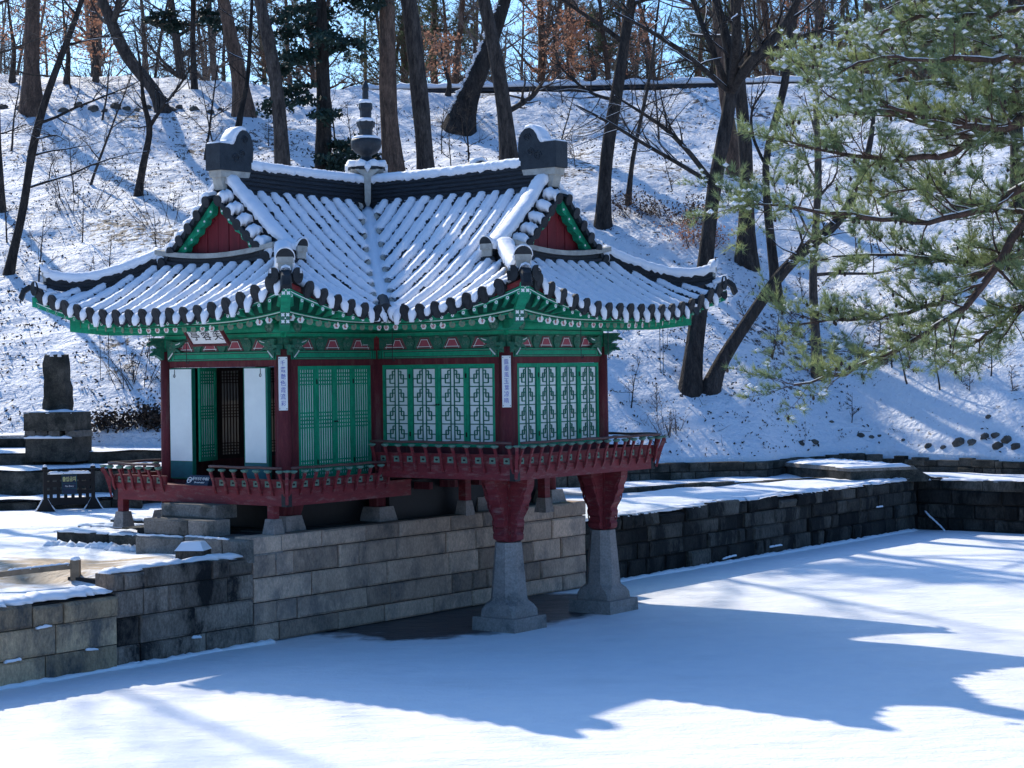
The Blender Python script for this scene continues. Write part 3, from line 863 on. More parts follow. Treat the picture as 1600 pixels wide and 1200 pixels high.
# floor joists and shadowed underside
m = MB()
for x0, x1, y0, y1, z in ((-h, h, -h - LA, h + LA, 2.70), (h, h + LB, -h, h, 3.04)):
    m.box(x0, x1, y0, y1, z - .05, z)
m.build('floor', 'inside', PAV)
m = MB()
for i in range(8): m.box(-h - .6, h + .6, -4.7 + i * .8, -4.6 + i * .8, 2.46, 2.60)
for i in range(6): m.box(h + .3 + i * .65, h + .4 + i * .65, -h - .6, h + .6, 2.83, 2.97)
m.build('floor_joists', 'dred', PAV)['kind'] = 'stuff'

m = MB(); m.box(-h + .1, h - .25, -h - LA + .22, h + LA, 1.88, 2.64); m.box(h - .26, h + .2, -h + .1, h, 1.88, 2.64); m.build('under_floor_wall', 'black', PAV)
# ---- frieze, beams and painted woodwork above the doors
def outline(mb, F, poly, n, w, mi, inset=0.0):
    """thin raised line along a closed polygon in (s,z)"""
    k = len(poly); P = np.array(poly, float)
    c = P.mean(0)
    for i in range(k):
        a, b = P[i], P[(i + 1) % k]
        d = (b - a) / (np.linalg.norm(b - a) + 1e-9); q = np.array([-d[1], d[0]])
        if np.dot(q, c - a) < 0: q = -q
        a2, b2 = a + q * inset, b + q * inset
        v = [a2, b2, b2 + q * w, a2 + q * w]
        mb.add([F(*(p[0], n, p[1])) for p in v], [(0, 1, 2, 3)], mi)

def wing_plate(F, s, n0, n1, z, flip):
    """bird-wing bracket beside a column head: curled green plate with a pale edge"""
    g = -1 if flip else 1
    pr = [(0, -.20), (.05, -.19), (.12, -.10), (.17, -.045), (.25, -.03), (.36, -.065), (.30, .0), (.22, .035), (.30, .05), (.40, .11), (.44, .17), (.33, .155), (.22, .15), (.10, .17), (0, .17)]
    m = MB(); m.fpoly(F, [(s + g * a, z + b) for a, b in pr], n0, n1, 0)
    o = m.build('wing_bracket', ['dgreen'], PAV)
    e = MB()
    ln = [(.03, -.175), (.10, -.11), (.155, -.055)]
    e.tube([F(s + g * a, n1 + .004, z + b) for a, b in ln], .013, 5)
    ln = [(.24, .10), (.31, .115), (.36, .135)]
    e.tube([F(s + g * a, n1 + .004, z + b) for a, b in ln], .010, 5)
    e.build('pale_edge', 'white', o)
    e = MB()
    for cx, cz, r in ((.10, .02, .055), (.20, .0, .035), (.13, .11, .03)):
        pts = [F(s + g * (cx + r * (1 - i / 14) * math.cos(i * .9)), n1 + .003, z + cz + r * (1 - i / 14) * math.sin(i * .9)) for i in range(12)]
        e.tube(pts, .007, 4)
    e.build('scroll_carving', 'cap', o)['kind'] = 'stuff'

def facade_top(F, L, conv0, conv1, npan):
    m = MB(); m.fbox(F, .0, L, -.06, .055, 4.94, 5.058); m.build('lintel', 'dred', PAV)
    # painted tie beam with a panel drawn in black and white
    m = MB(); m.fbox(F, .0, L, -.08, .082, 5.06, 5.222, 0)
    r = [(.26, 5.078), (L - .26, 5.078), (L - .26, 5.205), (.26, 5.205)]
    outline(m, F, r, .0848, .010, 1); outline(m, F, r, .0846, .010, 2, .012)
    for s in (.14, L - .14, .20, L - .20): m.fbox(F, s - .007, s + .007, .07, .0855, 5.07, 5.215, 2)
    m.fbox(F, .0, L, .07, .0855, 5.062, 5.068, 2)
    m.build('tie_beam', ['green', 'cap', 'black'], PAV)
    # frieze
    m = MB(); m.fbox(F, .0, L, -.05, .028, 5.224, 5.47); m.build('frieze_board', 'dgreen', PAV)
    for i in range(npan):
        c = L * (i + .5) / npan * .86 + L * .07
        end = (i == 0) - (i == npan - 1)
        w = .185; zt, zb = 5.435, 5.260
        if end == 1: poly = [(c - .30, zb), (c + w, zb), (c + .085, zt), (c - .06, zt), (c - .11, zb + .055), (c - .27, zb + .055)]
        elif end == -1: poly = [(c - w, zb), (c + .30, zb), (c + .27, zb + .055), (c + .11, zb + .055), (c + .06, zt), (c - .085, zt)]
        else: poly = [(c - w, zb), (c + w, zb), (c + .085, zt), (c - .085, zt)]
        m = MB()
        P = np.array(poly); cc = P.mean(0)
        m.fpoly(F, [tuple(cc + (p - cc) * 1.22) for p in P], .0, .034, 0)
        m.fpoly(F, poly, .0, .040, 1)
        outline(m, F, poly, .0415, .012, 2); outline(m, F, poly, .0418, .012, 3, .014)
        m.build('frieze_panel', ['pinkrim', 'pink', 'black', 'white'], PAV)
        if i < npan - 1:      # carved spacer block
            c2 = L * (i + 1) / npan * .86 + L * .07
            b = MB()
            b.fpoly(F, [(c2 - .06, 5.23), (c2 + .06, 5.23), (c2 + .11, 5.34), (c2 + .085, 5.44), (c2 - .085, 5.44), (c2 - .11, 5.34)], .0, .060, 0)
            o = b.build('frieze_block', 'dgreen', PAV)
            e = MB()
            for sg in (-1, 1):
                pts = [F(c2 + sg * (.045 + .04 * (1 - j / 12) * math.cos(j * .8)), .063, 5.335 + .05 * (1 - j / 12) * math.sin(j * .8)) for j in range(10)]
                e.tube(pts, .006, 4)
            e.fbox(F, c2 - .045, c2 + .045, .05, .075, 5.45, 5.50)
            e.build('scroll_carving', 'cap', o)['kind'] = 'stuff'
    m = MB(); m.fbox(F, .0, L, -.07, .075, 5.475, 5.562, 0)
    m.fbox(F, .0, L, .06, .0785, 5.482, 5.489, 1); m.fbox(F, 0, L, .06, .0785, 5.548, 5.554, 2)
    m.build('purlin_support', ['green', 'black', 'cap'], PAV)
    # round purlin, running on past the convex corners with a flower on its end
    a = -.36 if conv0 else 0.0; b = L + .36 if conv1 else L
    m = MB(); m.tube([F(a, 0, 5.675), F((a + b) / 2, 0, 5.675), F(b, 0, 5.675)], .115, 14)
    pu = m.build('purlin', 'green', PAV, True)
    for on, s, g in ((conv0, a, -1), (conv1, b, 1)):
        if on:
            e = MB(); nd = (*(F.sd * g), 0)
            c = np.array(F(s, 0, 5.675))
            e.disc(c, nd, .119, 0, 18, .012)
            for q in range(6):
                t_ = q * math.pi / 3
                e.disc(c + np.array([*(F.sd * g), 0]) * .010 + np.array([*(F.nd), 0]) * .062 * math.cos(t_) + np.array([0, 0, .062 * math.sin(t_)]), nd, .028, 1, 8, .006)
            e.build('purlin_end', ['dgreen', 'cap'], pu)
    if conv0:
        wing_plate(F, .13, .05, .12, 5.28, False)
    else:
        m = MB(); m.fbox(F, .03, .10, .02, .10, 5.22, 5.50); m.build('corner_block', 'red', PAV)
    if conv1: wing_plate(F, L - .13, .05, .12, 5.28, True)
facade_top(FA, FA.L, True, True, 4)
facade_top(FQ, FQ.L, True, False, 3)
facade_top(FP, FP.L, False, True, 4)
facade_top(FB, FB.L, True, True, 4)
for F in (FBR, FN, FN2, FW):
    m = MB(); m.fbox(F, 0, F.L, -.06, .055, 4.94, 5.058); m.build('lintel', 'dred', PAV)
    m = MB(); m.fbox(F, 0, F.L, -.08, .08, 5.06, 5.80); m.build('tie_beam', 'green', PAV)
# outward bird-wing brackets on the end columns, seen in profile
for x, y, d in ((-h, -h - LA, (-1, 0)), (-h, -h - LA, (0, -1)), (h, -h - LA, (1, 0)), (h, -h - LA, (0, -1)), (h + LB, -h, (1, 0)), (h + LB, -h, (0, -1)), (h + LB, h, (1, 0)), (h + LB, h, (0, 1))):
    F2 = Face((x, y), d, (-d[1], d[0]), 1)
    for z, k in ((5.20, 1.0), (5.40, 1.15)) if (x, y) in ((-h, -h - LA), (h + LB, h)) else ((5.22, .62),):
        pr = [(.10, -.11), (.16, -.11), (.22, -.07), (.28, -.03), (.36, -.01), (.46, -.03), (.42, .02), (.34, .05), (.38, .075), (.40, .11), (.32, .12), (.10, .12)]
        m = MB(); m.fpoly(F2, [(a * k, z + b) for a, b in pr], -.045, .045); m.build('end_bracket', 'dgreen', PAV)
# short red post heads over the plaques
for F, s in ((FA, 2 * h), (FP, LB)):
    pass

# ---- doors and windows
def leaf(F, s0, s1, z0, z1, n, kind, hinge=None, lower=0.0, par=None, thin=False):
    """one door leaf in facade plane; kind 'bars' or 'ja'"""
    fr = .062
    D = MB()
    D.fbox(F, s0 + .003, s0 + fr, n - .03, n + .012, z0, z1); D.fbox(F, s1 - fr, s1 - .003, n - .03, n + .012, z0, z1)
    D.fbox(F, s0 + fr, s1 - fr, n - .03, n + .010, z1 - fr * 1.15, z1); D.fbox(F, s0 + fr, s1 - fr, n - .03, n + .010, z0, z0 + fr * 1.3)
    o = D.build('door_leaf' if kind == 'bars' else 'window_leaf', 'inside' if thin else 'green', par or PAV)
    a, b, c, d = s0 + fr, s1 - fr, z0 + fr * 1.3, z1 - fr * 1.15
    P = MB(); pn = n + .008 if thin else n - .022
    P.add([F(a, pn, c), F(b, pn, c), F(b, pn, d), F(a, pn, d)], [(0, 1, 2, 3)]); P.build('paper', 'thin_paper' if thin else 'paper', o)
    G = MB(); w = .0125 if kind == 'bars' and not thin else .0095
    def V(s, za, zb): G.fbox(F, s - w, s + w, n - .02, n - .002, za, zb)
    def H(z, sa, sb): G.fbox(F, sa, sb, n - .0195, n - .0025, z - w, z + w)
    if kind == 'bars':
        nb = 6
        for i in range(1, nb): V(a + (b - a) * i / nb, c, d)
        HH = d - c
        for f in (.03, .065, .10, .135, .45, .485, .52, .555, .59, .86, .895, .93, .965): H(c + HH * f, a, b)
        V(a + .004, c, d); V(b - .004, c, d)
    else:
        W_ = b - a; m4 = 4; Hh = (d - c) / m4
        x1, x2 = a + W_ * .42, a + W_ * .58
        V(x1, c, d); V(x2, c, d)
        for k in range(m4 + 1): H(c + Hh * k, a, b)
        for k in range(m4):
            zz = c + Hh * k
            l, r = a + W_ * .20, b - W_ * .20
            for (e, q, o_) in ((l, x1, a), (r, x2, b)):
                V(e, zz + Hh * .20, zz + Hh * .66)
                H(zz + Hh * .20, min(e, q), max(e, q)); H(zz + Hh * .66, min(e, q), max(e, q))
            xi, xo = a + W_ * .31, b - W_ * .31
            V(xi, zz + Hh * .44, zz + Hh * .86); V(xo, zz + Hh * .44, zz + Hh * .86)
            H(zz + Hh * .86, xi, x1); H(zz + Hh * .86, x2, xo)
            H(zz + Hh * .44, a, xi); H(zz + Hh * .44, xo, b)
        V(a + .004, c, d); V(b - .004, c, d); H(c + .004, a, b); H(d - .004, a, b)
    G.build('lattice', ('inside' if thin else 'green') if kind == 'bars' else 'lattice', o)
    if hinge:
        K = MB()
        for zz in (z0 + (z1 - z0) * .15, z0 + (z1 - z0) * .86): K.fbox(F, hinge - .016, hinge + .016, n + .010, n + .020, zz - .045, zz + .045)
        K.build('hinge', 'iron', o)
    return o
def jambs(F, L, z0, extra0=.0, extra1=.0):
    m = MB()
    m.fbox(F, .10, .20 + extra0, -.05, .045, z0, 4.938); m.build('door_jamb', 'dred', PAV)
    m = MB(); m.fbox(F, L - .20 - extra1, L - .10, -.05, .045, z0, 4.938); m.build('door_jamb', 'dred', PAV)
# side doors of the entrance wing
jambs(FQ, LA, 2.72, .13, .02)
s0, s1 = .335, 2.395
for i in range(4):
    leaf(FQ, s0 + (s1 - s0) * i / 4, s0 + (s1 - s0) * (i + 1) / 4, 2.80, 4.936, .03, 'bars', s0 + (s1 - s0) * (i + (1 if i % 2 == 0 else 0)) / 4)
m = MB()
for ds in (-.03, .03): m.lathe([(.014, 0), (.022, .012), (.014, .03)], FQ((s0 + s1) / 2 + ds, .055, 3.86), 8)
m.build('door_knob', 'iron', PAV)
m = MB(); m.fbox(FQ, .2, LA - .1, -.05, .05, 2.71, 2.798); m.build('door_sill', 'dred', PAV)
# windows over the water
jambs(FP, LB, 3.05, -.01, .04)
s0, s1 = .185, 2.965
for i in range(4):
    leaf(FP, s0 + (s1 - s0) * i / 4, s0 + (s1 - s0) * (i + 1) / 4, 3.36, 4.936, .03, 'ja', s0 + (s1 - s0) * (i + (1 if i % 2 == 0 else 0)) / 4)
m = MB()
for ds in (-.03, .03): m.lathe([(.014, 0), (.022, .012), (.014, .03)], FP((s0 + s1) / 2 + ds, .055, 4.15), 8)
m.build('door_knob', 'iron', PAV)
m = MB(); m.fbox(FP, .1, LB - .1, -.05, .05, 3.05, 3.357); m.build('window_sill', 'dred', PAV)
jambs(FB, 2 * h, 3.05, .08, -.06)
s0, s1 = .285, 2.985
for i in range(4):
    leaf(FB, s0 + (s1 - s0) * i / 4, s0 + (s1 - s0) * (i + 1) / 4, 3.36, 4.936, .03, 'ja', s0 + (s1 - s0) * (i + (1 if i % 2 == 0 else 0)) / 4)
m = MB(); m.fbox(FB, .1, 2 * h - .1, -.05, .05, 3.05, 3.357); m.build('window_sill', 'dred', PAV)
# walls of the sides away from the photograph; the left side's thin paper glows with the sun behind it
for F in (FBR, FN, FW):
    m = MB(); m.fbox(F, .1, F.L - .1, -.05, .02, 2.7, 3.1); m.build('side_wall', 'dred', PAV)
    k = max(2, int(F.L / .62))
    for i in range(k):
        leaf(F, .12 + (F.L - .24) * i / k, .12 + (F.L - .24) * (i + 1) / k, 3.10, 4.936, .0, 'bars', thin=F is FW)

# the open entrance
jambs(FA, 2 * h, 2.72, .0, .0)
m = MB(); m.fbox(FA, .2, 2 * h - .2, -.10, .05, 2.71, 2.768); m.build('door_sill', 'dred', PAV)
def folded_leaf(s0, s1, side):
    """a leaf folded back over its neighbour: its papered inner side faces out"""
    z0, z1 = 2.775, 4.93
    D = MB()
    D.fbox(FA, s0, s1, .02, .058, z0, z1, 0)                              # neighbour lying in the wall
    D.fbox(FA, s0 + .0, s1, .064, .108, z0 + .02, z1 - .01, 0)              # folded leaf frame
    o = D.build('folding_door', ['lattice'], PAV)
    P = MB(); P.fbox(FA, s0 + (.012 if side < 0 else .03), s1 - (.05 if side > 0 else .012), .1085, .114, 3.135, z1 - .025); P.build('paper', 'paper', o)
    T = MB(); T.fbox(FA, s0 + .02, s1 - .02, .1085, .113, z0 + .04, 3.118)
    T.fbox(FA, s0 + .07, s1 - .07, .113, .117, z0 + .10, 3.06); T.build('lower_panel', 'teal', o)
    R = MB(); cx = s0 + .15 if side < 0 else s1 - .17
    R.fbox(FA, cx - .006, cx + .006, .114, .12, 4.80, 4.90)
    ring = [FA(cx + .022 * math.cos(q), .122, 4.775 + .028 * math.sin(q)) for q in np.linspace(0, 2 * math.pi, 12)]
    R.tube(ring, .006, 5, caps=False)
    R.build('hook_ring', 'iron', o)
folded_leaf(.165, .785, -1)
folded_leaf(2.175, 2.80, 1)
# the next leaf swung inside, seen edge-on: pale grey papered lattice
def inner_leaf(s0, depth0, s1, depth1):
    F = FA
    p0 = np.array(F(s0, -depth0, 0))[:2]; p1 = np.array(F(s1, -depth1, 0))[:2]
    d = p1 - p0; L = np.linalg.norm(d); d /= L
    G = Face(p0, d, (d[1], -d[0]), L)
    return leaf(G, 0, L, 3.12, 4.93, 0, 'bars')
inner_leaf(.83, .04, .66, .66)
m = MB(); m.box(-h, h, -h - LA, h + LA, 4.95, 5.0); m.box(h, h + LB, -h, h, 4.951, 5.001); m.build('ceiling', 'inside', PAV)

# ---- plaques with verses on the two corner columns
def plaque(x, y, d, z0, z1, chars, name_label):
    d = np.array(d, float); d /= np.linalg.norm(d)
    sd = np.array([-d[1], d[0]])
    F = Face((x, y), sd, d, 1)
    m = MB(); m.fbox(F, -.083, .083, .155, .175, z0, z1, 0)
    o = m.build('verse_plaque', ['white'], PAV); o['label'] = name_label
    k = MB()
    for a in (-.065, .065):
        for z in (z0 + .03, z1 - .03): k.lathe([(.008, -.008), (.008, .008)], F(a, .178, z), 6)
    k.build('nail', 'iron', o)
    n = len(chars); H = (z1 - z0 - .12) / n
    for i, ch in enumerate(chars):
        text('character', ch, .118 if i % 2 else .108, 'blue', F.m(random.uniform(-.008, .008), .1755, z1 - .06 - H * (i + .5)) @ Matrix.Rotation(random.uniform(-.08, .08), 4, 'Z') @ Matrix.Shear('XZ', 4, (0.0, 0.0)), o, .86, -.0006)
plaque(h, -h - LA, (.62, -.78), 4.12, 5.11, '千叢艶色霞流彩', 'white verse plaque with seven blue characters on the entrance corner column')
plaque(h + LB, -h, (.62, -.78), 4.12, 5.08, '露垂風玉葉凉晴', 'white verse plaque with seven blue characters on the water corner column')

# ---- name board under the entrance eave, tipped forward
tilt = math.radians(38)
bm = FA.m(1.90, .80, 5.535) @ Matrix.Rotation(tilt, 4, 'X')
m = MB()
m.box(-.46, .46, -.20, .20, -.02, .0, 0)
for x0, x1, y0, y1 in ((-.50, -.46, -.235, .235), (.46, .50, -.235, .235), (-.46, .46, .20, .235), (-.46, .46, -.235, -.20)):
    m.box(x0, x1, y0, y1, -.03, .035, 1)
m.v = [tuple(bm @ Vector(p)) for p in m.v]
nb = m.build('name_board', ['white', 'dred'], PAV)
for i, ch in enumerate('亭蓉芙'):
    text('character', ch, .25, 'black', bm @ Matrix.Translation((-.29 + .29 * i, -.02, .001)), nb, 1.0, .001)
# lifting hooks that hang from the eaves on iron rods
for F, s, n_ in ((FA, .75, 1.15), (FA, 1.75, 1.15), (FP, 1.4, 1.15), (FB, .8, 1.15), (FB, 1.7, 1.15), (FA, -.45, 1.1), (FA, -.75, 1.05), (FB, 3.6, 1.1), (FB, 3.4, 1.3)):
    m = MB()
    zl = 4.72 if s in (-.45, -.75, 3.6, 3.4) else 5.02
    m.tube([F(s, n_, 5.62), F(s, n_, 5.3), F(s, n_, zl)], .007, 5)
    m.tube([F(s, n_, zl), F(s + .05, n_, zl - .01), F(s + .07, n_, zl + .05)], .008, 5)
    m.build('lifting_hook', 'iron', PAV)

# ================================================================== ROOF
def cornerlift(e, dist):
    return .62 * max(0.0, 1 - dist / 2.7) ** 2 * max(0.0, 1 - e / HE) ** 2
def roofz(e, dist):
    return 5.86 + .42 * e + .0918 * e * e + cornerlift(e, dist)
class Wing:
    def __init__(s, ax, lt, af):
        s.ax, s.lt, s.af = np.array(ax, float), np.array(lt, float), af
        s.ae = af + OV; s.ag = af + .02; s.eg = s.ae - s.ag          # gable line and how far it is from the eave
    def p(s, a, l, z):
        q = s.ax * a + s.lt * l
        return np.array([q[0], q[1], z])
    def main(s, a, e, sg, dz=0.0):
        return s.p(a, sg * (HE - e), roofz(e, s.ae - a) + dz)
    def end(s, l, e, dz=0.0):
        return s.p(s.ae - e, l, roofz(e, HE - abs(l)) + dz)
WA = Wing((0, -1), (1, 0), h + LA)
WB = Wing((1, 0), (0, 1), h + LB)
WN = Wing((0, 1), (1, 0), h + LA)
def quadgrid(mb, rows, mi=0):
    rows = np.asarray(rows); n, k = rows.shape[:2]
    mb.add(rows.reshape(-1, 3), [(i * k + j, i * k + j + 1, (i + 1) * k + j + 1, (i + 1) * k + j) for i in range(n - 1) for j in range(k - 1)], mi)
for w in (WA, WB, WN):
    m = MB()
    for sg in (-1, 1):
        cols = []
        for a in np.concatenate([np.linspace(0, w.ag, 22)]):
            e0 = max(0, HE - a) if (w is WB or sg > 0) else 0.0
            cols.append([w.main(a, e0 + (HE - e0) * t, sg) for t in np.linspace(0, 1, 16)])
        quadgrid(m, cols)
        cols = []
        for a in np.linspace(w.ag, w.ae, 14):
            e1 = w.ae - a
            cols.append([w.main(a, e1 * t, sg) for t in np.linspace(0, 1, 12)])
        quadgrid(m, cols)
    cols = []
    for l in np.linspace(-HE, HE, 40):
        e1 = min(w.eg, HE - abs(l))
        cols.append([w.end(l, e1 * t) for t in np.linspace(0, 1, 10)])
    quadgrid(m, cols)
    o = m.build('roof_slope', 'tile', PAV, True)

def nrm(P):
    t = np.gradient(P, axis=0); t /= np.linalg.norm(t, axis=1)[:, None] + 1e-9
    return t
TUBE = [(-.100, -.03), (-.098, .03), (-.070, .080), (0, .105), (.070, .080), (.098, .03), (.100, -.03)]
def tile_row(P, side, endface, chan, slow=.0, snow_amt=1.0, both=False, seedshift=0, tongue=True, eave_w=.36, expose=1):
    """one course of round cover tiles: P runs from the eave up. side = unit vector across, endface = unit outward, chan=+-1 side where its gutter lies"""
    P = np.asarray(P); n = len(P)
    t = nrm(P); S = np.broadcast_to(side, P.shape); U = np.cross(S, t); U[U[:, 2] < 0] *= -1
    m = MB()
    rad = 1.0 + .05 * ((np.arange(n) % 3) == 0)
    sec = np.array(TUBE)[None] * rad[:, None, None]
    m.sweep(P, S, U, sec)
    o = m.build('tile_row', 'tile', PAV)
    # snow on its back: a thick, ragged ribbon resampled finer
    L = np.concatenate([[0], np.cumsum(np.linalg.norm(np.diff(P, axis=0), axis=1))])
    k = max(6, int(L[-1] / .035))
    u = np.linspace(.0, L[-1], k)
    Q = np.stack([np.interp(u, L, P[:, i]) for i in range(3)], 1)
    Uq = np.stack([np.interp(u, L, U[:, i]) for i in range(3)], 1)
    # ragged where the dark flank of the tile shows, fuller on the other side
    wave = vnoise(u * 3.1 + RNG.uniform(0, 99), u * 0, 5) * .5 + vnoise(u * 11 + RNG.uniform(0, 99), u * 0, 6) * .5
    jx = .76 + .36 * wave + RNG.uniform(-.10, .10, k); jf = RNG.uniform(.98, 1.12, k)
    jl, jr = (jf, jx) if expose > 0 else (jx, jf)
    hh = .044 * (.72 + .62 * vnoise(u * 1.7 + RNG.uniform(0, 99), u * 0, 8) + .16 * RNG.uniform(-1, 1, k)) * snow_amt * RNG.uniform(.85, 1.15)
    wl, wr = .100 * jl, .100 * jr
    hh[0] *= .5; hh[-1] *= .6
    sec = np.stack([np.stack([-wl, .035 + 0 * wl], 1), np.stack([-.82 * wl, .085 + .55 * hh], 1), np.stack([-.38 * wl, .100 + hh], 1), np.stack([.38 * wr, .100 + hh], 1), np.stack([.82 * wr, .085 + .55 * hh], 1), np.stack([wr, .035 + 0 * wr], 1)], 1)
    sn = MB()
    sn.sweep(Q, np.broadcast_to(side, Q.shape), Uq, sec)
    # snow in the gutter beside it
    c = .18 * chan
    k2 = max(5, int(L[-1] / .09)); u = np.linspace(0, L[-1] * .995, k2)
    Q = np.stack([np.interp(u, L, P[:, i]) for i in range(3)], 1) + np.asarray(side) * c
    Uq = np.stack([np.interp(u, L, U[:, i]) for i in range(3)], 1)
    w0 = .100 * (1 - slow)
    wl = w0 * RNG.uniform(.80, 1.12, k2); wr = w0 * RNG.uniform(.80, 1.12, k2)
    if chan * expose > 0: wl = wl * .92
    else: wr = wr * .92
    hh = .058 * RNG.uniform(.7, 1.2, k2)
    sec = np.stack([np.stack([-wl, .002 + 0 * wl], 1), np.stack([-.6 * wl, hh], 1), np.stack([.6 * wr, hh], 1), np.stack([wr, .002 + 0 * wr], 1)], 1)
    sn.sweep(Q, np.broadcast_to(side, Q.shape), Uq, sec)
    if endface is not None:
        ef = np.asarray(endface, float)
        s2 = np.asarray(side, float)
        # round end tile and, beside it, the hanging lip tile with a tongue of snow
        e = MB()
        d = ef + np.array([0, 0, -.25]); d /= np.linalg.norm(d)
        c0 = P[0] + ef * .012 + np.array([0, 0, .0])
        kk = 14; a = np.linspace(0, 2 * math.pi, kk, endpoint=False)
        up = np.array([0, 0, 1.0]) + ef * .28
        secd = np.stack([.116 * np.cos(a), .015 + .155 * np.sin(a)], 1)
        e.sweep([c0 - ef * .03, c0 + ef * .018], s2, up, secd)
        e.sweep([c0 + ef * .018, c0 + ef * .026], s2, up, secd * .62 + np.array([0, .01]))
        e.build('end_tile', 'tile', o)
        lip = MB()
        c1 = P[0] + s2 * (eave_w / 2) * chan + np.array([0, 0, .0])
        prof = [(-.125, .03), (-.115, -.06), (-.075, -.125), (0, -.165), (.075, -.125), (.115, -.06), (.125, .03), (.06, -.005), (0, -.015), (-.06, -.005)]
        lip.sweep([c1 - ef * .01, c1 + ef * .015], s2, np.array([0, 0, 1.0]) - ef * .25, np.array(prof))
        lip.build('lip_tile', 'tile', o)
        if tongue and RNG.random() < .95:
            w = .094 * RNG.uniform(.8, 1.15); dn = RNG.uniform(.10, .23)
            pts = []
            for q in range(7):
                f = q / 6
                pts.append(c1 + ef * (-.20 + .24 * min(1, f * 1.6)) + np.array([0, 0, .085 - .02 * f - (0 if f < .45 else (f - .45) / .55 * (dn + .05))]))
            pts = np.array(pts)
            ww = w * np.array([.85, .95, 1.0, 1.0, .95, .80, .35]) * RNG.uniform(.88, 1.12, 7)
            tt = nrm(pts); UU = np.cross(np.broadcast_to(s2, pts.shape), tt); UU[(UU @ (ef + np.array([0, 0, 1.0]))) < 0] *= -1
            th = .034
            sec = np.stack([np.stack([-ww, 0 * ww - .01], 1), np.stack([-.7 * ww, th + 0 * ww], 1), np.stack([.7 * ww, th + 0 * ww], 1), np.stack([ww, 0 * ww - .01], 1)], 1)
            sn.sweep(pts, np.broadcast_to(s2, pts.shape), UU, sec)
    sn.build('snow_ribbon', 'snow', o, True)
    return o

def curve_pts(f, e0, e1, n=14):
    return np.array([f(e) for e in np.linspace(e0, e1, n)])
PITCH = .36
def main_rows(w, sg, lo=.32, slow=0.0):
    ax = np.array([*w.ax, 0]); lt = np.array([*(w.lt * sg), 0])
    n = int((w.ae - .20 - lo) / PITCH)
    off = w.ae - .20 - n * PITCH
    for i in range(n + 1):
        a = off + i * PITCH
        e0 = max(0.0, HE - a); onvalley = a < HE + .24
        if onvalley: e0 = max(.03, HE - a + .27)
        hip = a > w.ag + .05
        e1 = (w.ae - a) - .06 if hip else HE - .10
        if e1 - e0 < .15: continue
        if not hip and a > w.ag - .42: e1 = HE - .10
        P = curve_pts(lambda e: w.main(a, e, sg), e0, e1)
        tile_row(P, ax, None if onvalley else lt, -1, slow, expose=1)
def end_rows(w, slow=0.0):
    ax = np.array([*w.ax, 0]); lt = np.array([*w.lt, 0])
    n = int((2 * HE - .40) / PITCH)
    off = -n * PITCH / 2
    for i in range(n + 1):
        l = off + i * PITCH
        e1 = min(w.eg - .16, HE - abs(l) - .06)
        if e1 < .15: continue
        P = curve_pts(lambda e: w.end(l, e), 0, e1, 10)
        tile_row(P, lt, ax, 1, slow, expose=1 if w is WA else -1)
main_rows(WA, 1); main_rows(WB, -1); end_rows(WA, .05); end_rows(WB, .05)

# the valley: a broad gutter filled with snow, a tile end at its foot
m = MB()
ds = np.linspace(.30, HE + .02, 40)
P = np.array([[d, -d, roofz(HE - d, 9) + .035] for d in ds])
dv = np.array([1, -1, 0]) / math.sqrt(2); sv = np.array([1, 1, 0]) / math.sqrt(2)
wl = (.29 + .09 * RNG.uniform(0, 1, 40)) * np.linspace(.6, 1.0, 40); wr = (.29 + .09 * RNG.uniform(0, 1, 40)) * np.linspace(.6, 1.0, 40)
z0 = np.zeros(40)
sec = np.stack([np.stack([-wl, z0 + .09], 1), np.stack([-.65 * wl, z0 + .055], 1), np.stack([z0 - .10, z0 + .06], 1), np.stack([z0 - .04, z0 + .105 + .02 * RNG.uniform(-1, 1, 40)], 1), np.stack([z0 + .04, z0 + .105 + .02 * RNG.uniform(-1, 1, 40)], 1), np.stack([z0 + .10, z0 + .06], 1), np.stack([.65 * wr, z0 + .055], 1), np.stack([wr, z0 + .09], 1), np.stack([wr * .9, z0 - .06], 1), np.stack([-wl * .9, z0 - .06], 1)], 1)
m.sweep(P, sv, np.array([0, 0, 1.0]), sec)
for sg in (-1, 1):
    pts = np.array([[HE, -HE, 5.93]] * 6) + np.outer(np.array([-.05, .05, .10, .10, .09, .08]), dv) + np.outer([.0, .05, .0, -.07, -.14, -.20], [0, 0, 1.0]) + sv * sg * .17
    ww = np.array([.14, .15, .15, .14, .11, .05])
    sec = np.stack([np.stack([-ww, 0 * ww - .02], 1), np.stack([-.7 * ww, 0 * ww + .05], 1), np.stack([.7 * ww, 0 * ww + .05], 1), np.stack([ww, 0 * ww - .02], 1)], 1)
    U = np.array([[0, 0, 1.0]] * 2 + [dv * .7 + np.array([0, 0, .7])] + [dv] * 3)
    m.sweep(pts, sv, U, sec)
o = m.build('valley_snow', 'snow', PAV, True)
m = MB()
m.disc(np.array([HE, -HE, 5.94]) + dv * .06, dv, .125, 0, 16, .03)
m.sweep([np.array([HE - .5, -(HE - .5), roofz(.5, 9) + .06]), np.array([HE, -HE, 5.92]) + dv * .05], sv, np.array([0, 0, 1.0]), np.array(TUBE) * 1.1)
for sg in (-1, 1):
    m.sweep([np.array([HE, -HE, 5.85]) + sv * sg * .17 - dv * .02, np.array([HE, -HE, 5.85]) + sv * sg * .17 + dv * .03], sv, np.array([0, 0, 1.0]), np.array([(-.15, .05), (-.13, -.08), (-.06, -.15), (.06, -.15), (.13, -.08), (.15, .05)]))
m.build('valley_tile', 'tile', PAV)
